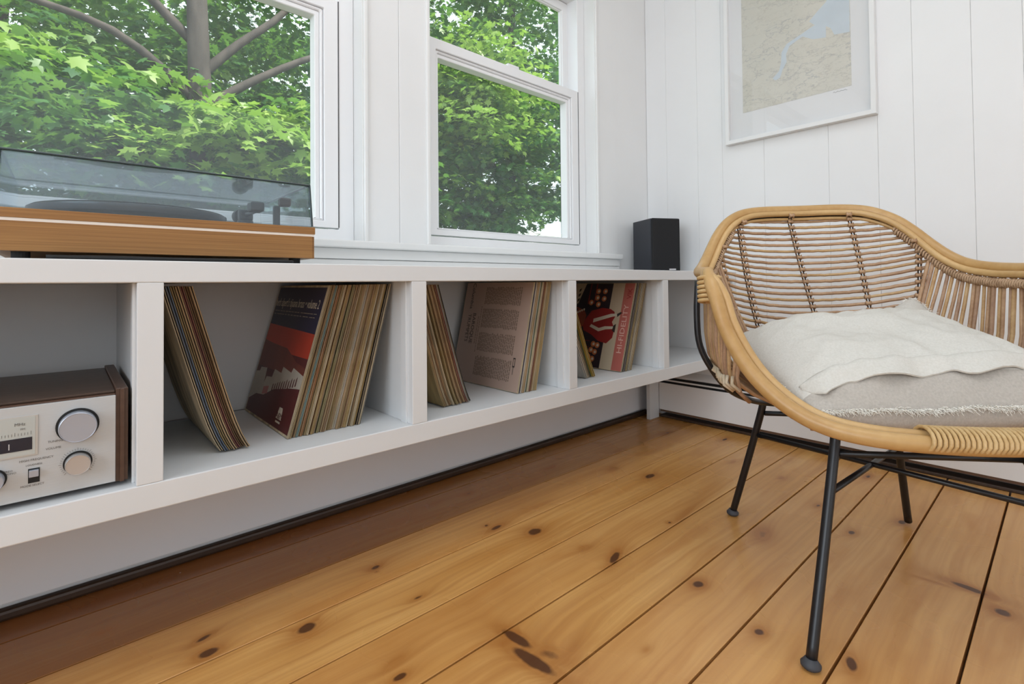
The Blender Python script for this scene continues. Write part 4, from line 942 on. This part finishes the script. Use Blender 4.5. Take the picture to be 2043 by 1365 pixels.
def leaf_mat():
    mt = bpy.data.materials.new('maple leaf'); mt.use_nodes = True; t = mt.node_tree; t.nodes.clear()
    o = N(t, 'ShaderNodeOutputMaterial'); at = N(t, 'ShaderNodeAttribute', attribute_name='tint')
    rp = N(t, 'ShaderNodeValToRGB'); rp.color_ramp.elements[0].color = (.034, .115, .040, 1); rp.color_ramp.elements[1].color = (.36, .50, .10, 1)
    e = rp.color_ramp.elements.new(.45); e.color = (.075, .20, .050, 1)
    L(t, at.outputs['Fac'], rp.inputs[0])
    df = N(t, 'ShaderNodeBsdfPrincipled'); df.inputs['Roughness'].default_value = .42; L(t, rp.outputs[0], df.inputs['Base Color'])
    tl = N(t, 'ShaderNodeBsdfTranslucent'); L(t, mixc(t, .5, rp.outputs[0], (.20, .42, .03)), tl.inputs[0])
    mx = N(t, 'ShaderNodeMixShader'); mx.inputs[0].default_value = .42; L(t, df.outputs[0], mx.inputs[1]); L(t, tl.outputs[0], mx.inputs[2]); L(t, mx.outputs[0], o.inputs[0]); return mt
M_leaf = leaf_mat(); M_bark = mat('maple bark', (.085, .068, .058), .85, noise=.55, nscale=9, bump=.6, bscale=14, stretch=(1, 1, .3))
half = [(0, 0), (.30, -.06), (.27, .12), (.56, .20), (.36, .33), (.50, .64), (.20, .56), (0, 1.02)]
OUT = np.array(half + [(-x, y) for x, y in half[-2:0:-1]]); NV = len(OUT)
LV = np.concatenate([[[0, .36, 0]], np.column_stack([OUT[:, 0], OUT[:, 1], -.10*np.abs(OUT[:, 0])-.16*np.clip(OUT[:, 1]-.4, 0, 1)**1.5])]); LV[:, 1] -= .1
LF = np.array([(0, 1+i, 1+(i+1) % NV) for i in range(NV)])
def leaves_mesh(name, P, Mx, sz, tint):
    n = len(P); V = (np.einsum('nij,kj->nki', Mx, LV)*sz[:, None, None]+P[:, None, :]).reshape(-1, 3)
    F = (LF[None]+np.arange(n)[:, None, None]*len(LV)).reshape(-1, 3)
    me = bpy.data.meshes.new(name); me.vertices.add(len(V)); me.vertices.foreach_set('co', V.ravel().astype(np.float32))
    me.loops.add(F.size); me.loops.foreach_set('vertex_index', F.ravel().astype(np.int32)); me.polygons.add(len(F))
    me.polygons.foreach_set('loop_start', np.arange(0, F.size, 3, dtype=np.int32)); me.polygons.foreach_set('loop_total', np.full(len(F), 3, dtype=np.int32))
    at_ = me.attributes.new('tint', 'FLOAT', 'POINT'); at_.data.foreach_set('value', np.repeat(tint, len(LV)).astype(np.float32)); me.update(calc_edges=True); return me
def sprays(rng, n, centre, rad, per, lsz, keep, tint0):
    P, MX, S, T = [], [], [], []
    k = 0
    while k < n:
        d = rng.normal(size=3); d /= np.linalg.norm(d); r_ = rng.random()**.42; c = centre+d*rad*r_
        if not keep(c): 
            k += .25; continue
        k += 1
        yaw_ = rng.uniform(0, 2*np.pi); tilt = rng.normal(.18, .16); ra_, rb_ = rng.uniform(.34, .62), rng.uniform(.2, .34)
        u = rng.uniform(-1, 1, per); v = rng.uniform(-1, 1, per)
        loc = np.column_stack([u*ra_, v*rb_, rng.normal(0, .035, per)-.12*u*u])
        Rz = np.array([[np.cos(yaw_), -np.sin(yaw_), 0], [np.sin(yaw_), np.cos(yaw_), 0], [0, 0, 1]]); Ry = np.array([[np.cos(tilt), 0, np.sin(tilt)], [0, 1, 0], [-np.sin(tilt), 0, np.cos(tilt)]])
        P.append(c+loc@(Rz@Ry).T)
        ang = np.arctan2(v, u+.5)+rng.normal(0, .5, per)-np.pi/2+yaw_; tx = rng.normal(-.35, .38, per); ty = rng.normal(0, .32, per)
        ca, sa = np.cos(ang), np.sin(ang); A = np.zeros((per, 3, 3)); A[:, 0, 0] = ca; A[:, 0, 1] = -sa; A[:, 1, 0] = sa; A[:, 1, 1] = ca; A[:, 2, 2] = 1
        B = np.zeros((per, 3, 3)); cx, sx = np.cos(tx), np.sin(tx); B[:, 0, 0] = 1; B[:, 1, 1] = cx; B[:, 1, 2] = -sx; B[:, 2, 1] = sx; B[:, 2, 2] = cx
        G = np.zeros((per, 3, 3)); cy, sy = np.cos(ty), np.sin(ty); G[:, 0, 0] = cy; G[:, 0, 2] = sy; G[:, 1, 1] = 1; G[:, 2, 0] = -sy; G[:, 2, 2] = cy
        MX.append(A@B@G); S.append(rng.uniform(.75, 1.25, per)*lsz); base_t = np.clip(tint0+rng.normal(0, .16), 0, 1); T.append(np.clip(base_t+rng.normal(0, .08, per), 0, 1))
    return np.concatenate(P), np.concatenate(MX), np.concatenate(S), np.concatenate(T)
LEAF1 = leaves_mesh('leaf', np.zeros((1, 3)), np.eye(3)[None], np.ones(1), np.array([.8]))
LEAF1.materials.append(M_leaf)
def maple(seed, label, trunk, limbs, crowns, n_single):
    rng = np.random.default_rng(seed); e = empty('maple_tree', trunk[0]); tag(e, label, 'tree', 'maple trees outside the windows'); bpy.context.view_layer.update()
    put(tubeobj('trunk', smooth_path(trunk, 5), [.125-.06*i/((len(trunk)-1)*5) for i in range((len(trunk)-1)*5+1)], M_bark, None, 12), e)
    for lb in limbs:
        n_ = (len(lb)-1)*4+1; put(tubeobj('branch', smooth_path(lb, 4), [.05-.03*i/n_ for i in range(n_)], M_bark, None, 8), e)
    near = None; allp = []
    for (c, rad, n, per, lsz, tint0, keep) in crowns: allp.append(sprays(rng, n, np.array(c), np.array(rad), per, lsz, keep, tint0))
    P, MX, S, T = (np.concatenate(q) for q in zip(*allp))
    if n_single:
        d = np.linalg.norm(P-np.array([.4, 0, .8]), axis=1); vis = (P[:, 0]/P[:, 1] > -.08) & (P[:, 0]/P[:, 1] < 1.05); d[~vis] = 99
        idx = np.argsort(d)[:n_single]; msk = np.ones(len(P), bool); msk[idx] = False
        inv = e.matrix_world.inverted()
        for q in idx:
            o = bpy.data.objects.new('leaf', LEAF1); COL.objects.link(o); o.parent = e
            mm_ = Matrix(((MX[q]*S[q]).tolist())).to_4x4(); mm_.translation = Vector(P[q].tolist()); o.matrix_local = inv @ mm_
        P, MX, S, T = P[msk], MX[msk], S[msk], T[msk]
    me = leaves_mesh('foliage', P, MX, S, T); f = link('foliage', me, M_leaf); put(f, e); tag(f, kind='stuff')
def kp(c):
    x, y, z = c; rx, rz = x/y, (z-.635)/y
    if rx > .92 and rz < .205: return False
    return y > 4.1 and z > .7
def kp1(c):
    return kp(c) and not (c[1] < 6.1 and (c[2]-.635)/c[1] > .36)
maple(1, 'large maple straight beyond the left window with a forked grey trunk', [(1.02, 5.6, -1.25), (.99, 5.6, 1.5), (.95, 5.6, 2.9), (.92, 5.7, 4.2), (.8, 5.8, 6.5)],
      [[(.97, 5.6, 2.35), (1.4, 5.6, 2.73), (2.13, 5.6, 3.24), (3.2, 5.7, 3.8)], [(.97, 5.6, 2.7), (1.3, 5.6, 3.1), (1.75, 5.6, 3.6), (2.2, 5.7, 4.4)], [(.97, 5.6, 2.4), (.3, 5.7, 2.95), (-.6, 5.8, 3.1)], [(.93, 5.65, 3.0), (.3, 5.8, 3.7), (-.2, 6, 4.6)]],
      [((1.0, 6.6, 2.1), (3.0, 2.3, 1.25), 400, 44, .11, .36, kp1), ((.8, 7.6, 4.9), (3.6, 2.6, 2.2), 330, 38, .10, .34, kp1), ((1.25, 4.9, 1.98), (.75, .5, .36), 30, 36, .12, .92, kp)], 150)  # last crown's high tint paints sunlight into the near leaves
maple(2, 'bright leafy maple beyond the right window with pale sunlit sprays', [(6.9, 7.6, -1.25), (6.8, 7.6, 1.8), (6.9, 7.7, 4.5), (7.1, 7.8, 8.0)],
      [[(6.85, 7.6, 2.2), (5.8, 7.2, 3.2), (4.8, 6.9, 4.4)], [(6.85, 7.6, 2.8), (7.8, 7.4, 3.8), (8.6, 7.2, 5.4)], [(6.85, 7.6, 1.8), (5.9, 7.4, 2.1), (5.1, 7.2, 2.2)]],
      [((5.6, 6.6, 2.9), (2.4, 1.6, 1.5), 330, 42, .105, .42, kp), ((5.6, 6.8, 1.75), (1.7, 1.3, .6), 90, 40, .10, .42, kp), ((6.4, 7.4, 5.8), (3.2, 2.2, 2.6), 360, 38, .105, .48, kp), ((4.5, 5.4, 3.35), (.75, .6, .85), 44, 34, .10, .95, kp)], 150)  # last crown: sunlit yellow is put into the leaf tint
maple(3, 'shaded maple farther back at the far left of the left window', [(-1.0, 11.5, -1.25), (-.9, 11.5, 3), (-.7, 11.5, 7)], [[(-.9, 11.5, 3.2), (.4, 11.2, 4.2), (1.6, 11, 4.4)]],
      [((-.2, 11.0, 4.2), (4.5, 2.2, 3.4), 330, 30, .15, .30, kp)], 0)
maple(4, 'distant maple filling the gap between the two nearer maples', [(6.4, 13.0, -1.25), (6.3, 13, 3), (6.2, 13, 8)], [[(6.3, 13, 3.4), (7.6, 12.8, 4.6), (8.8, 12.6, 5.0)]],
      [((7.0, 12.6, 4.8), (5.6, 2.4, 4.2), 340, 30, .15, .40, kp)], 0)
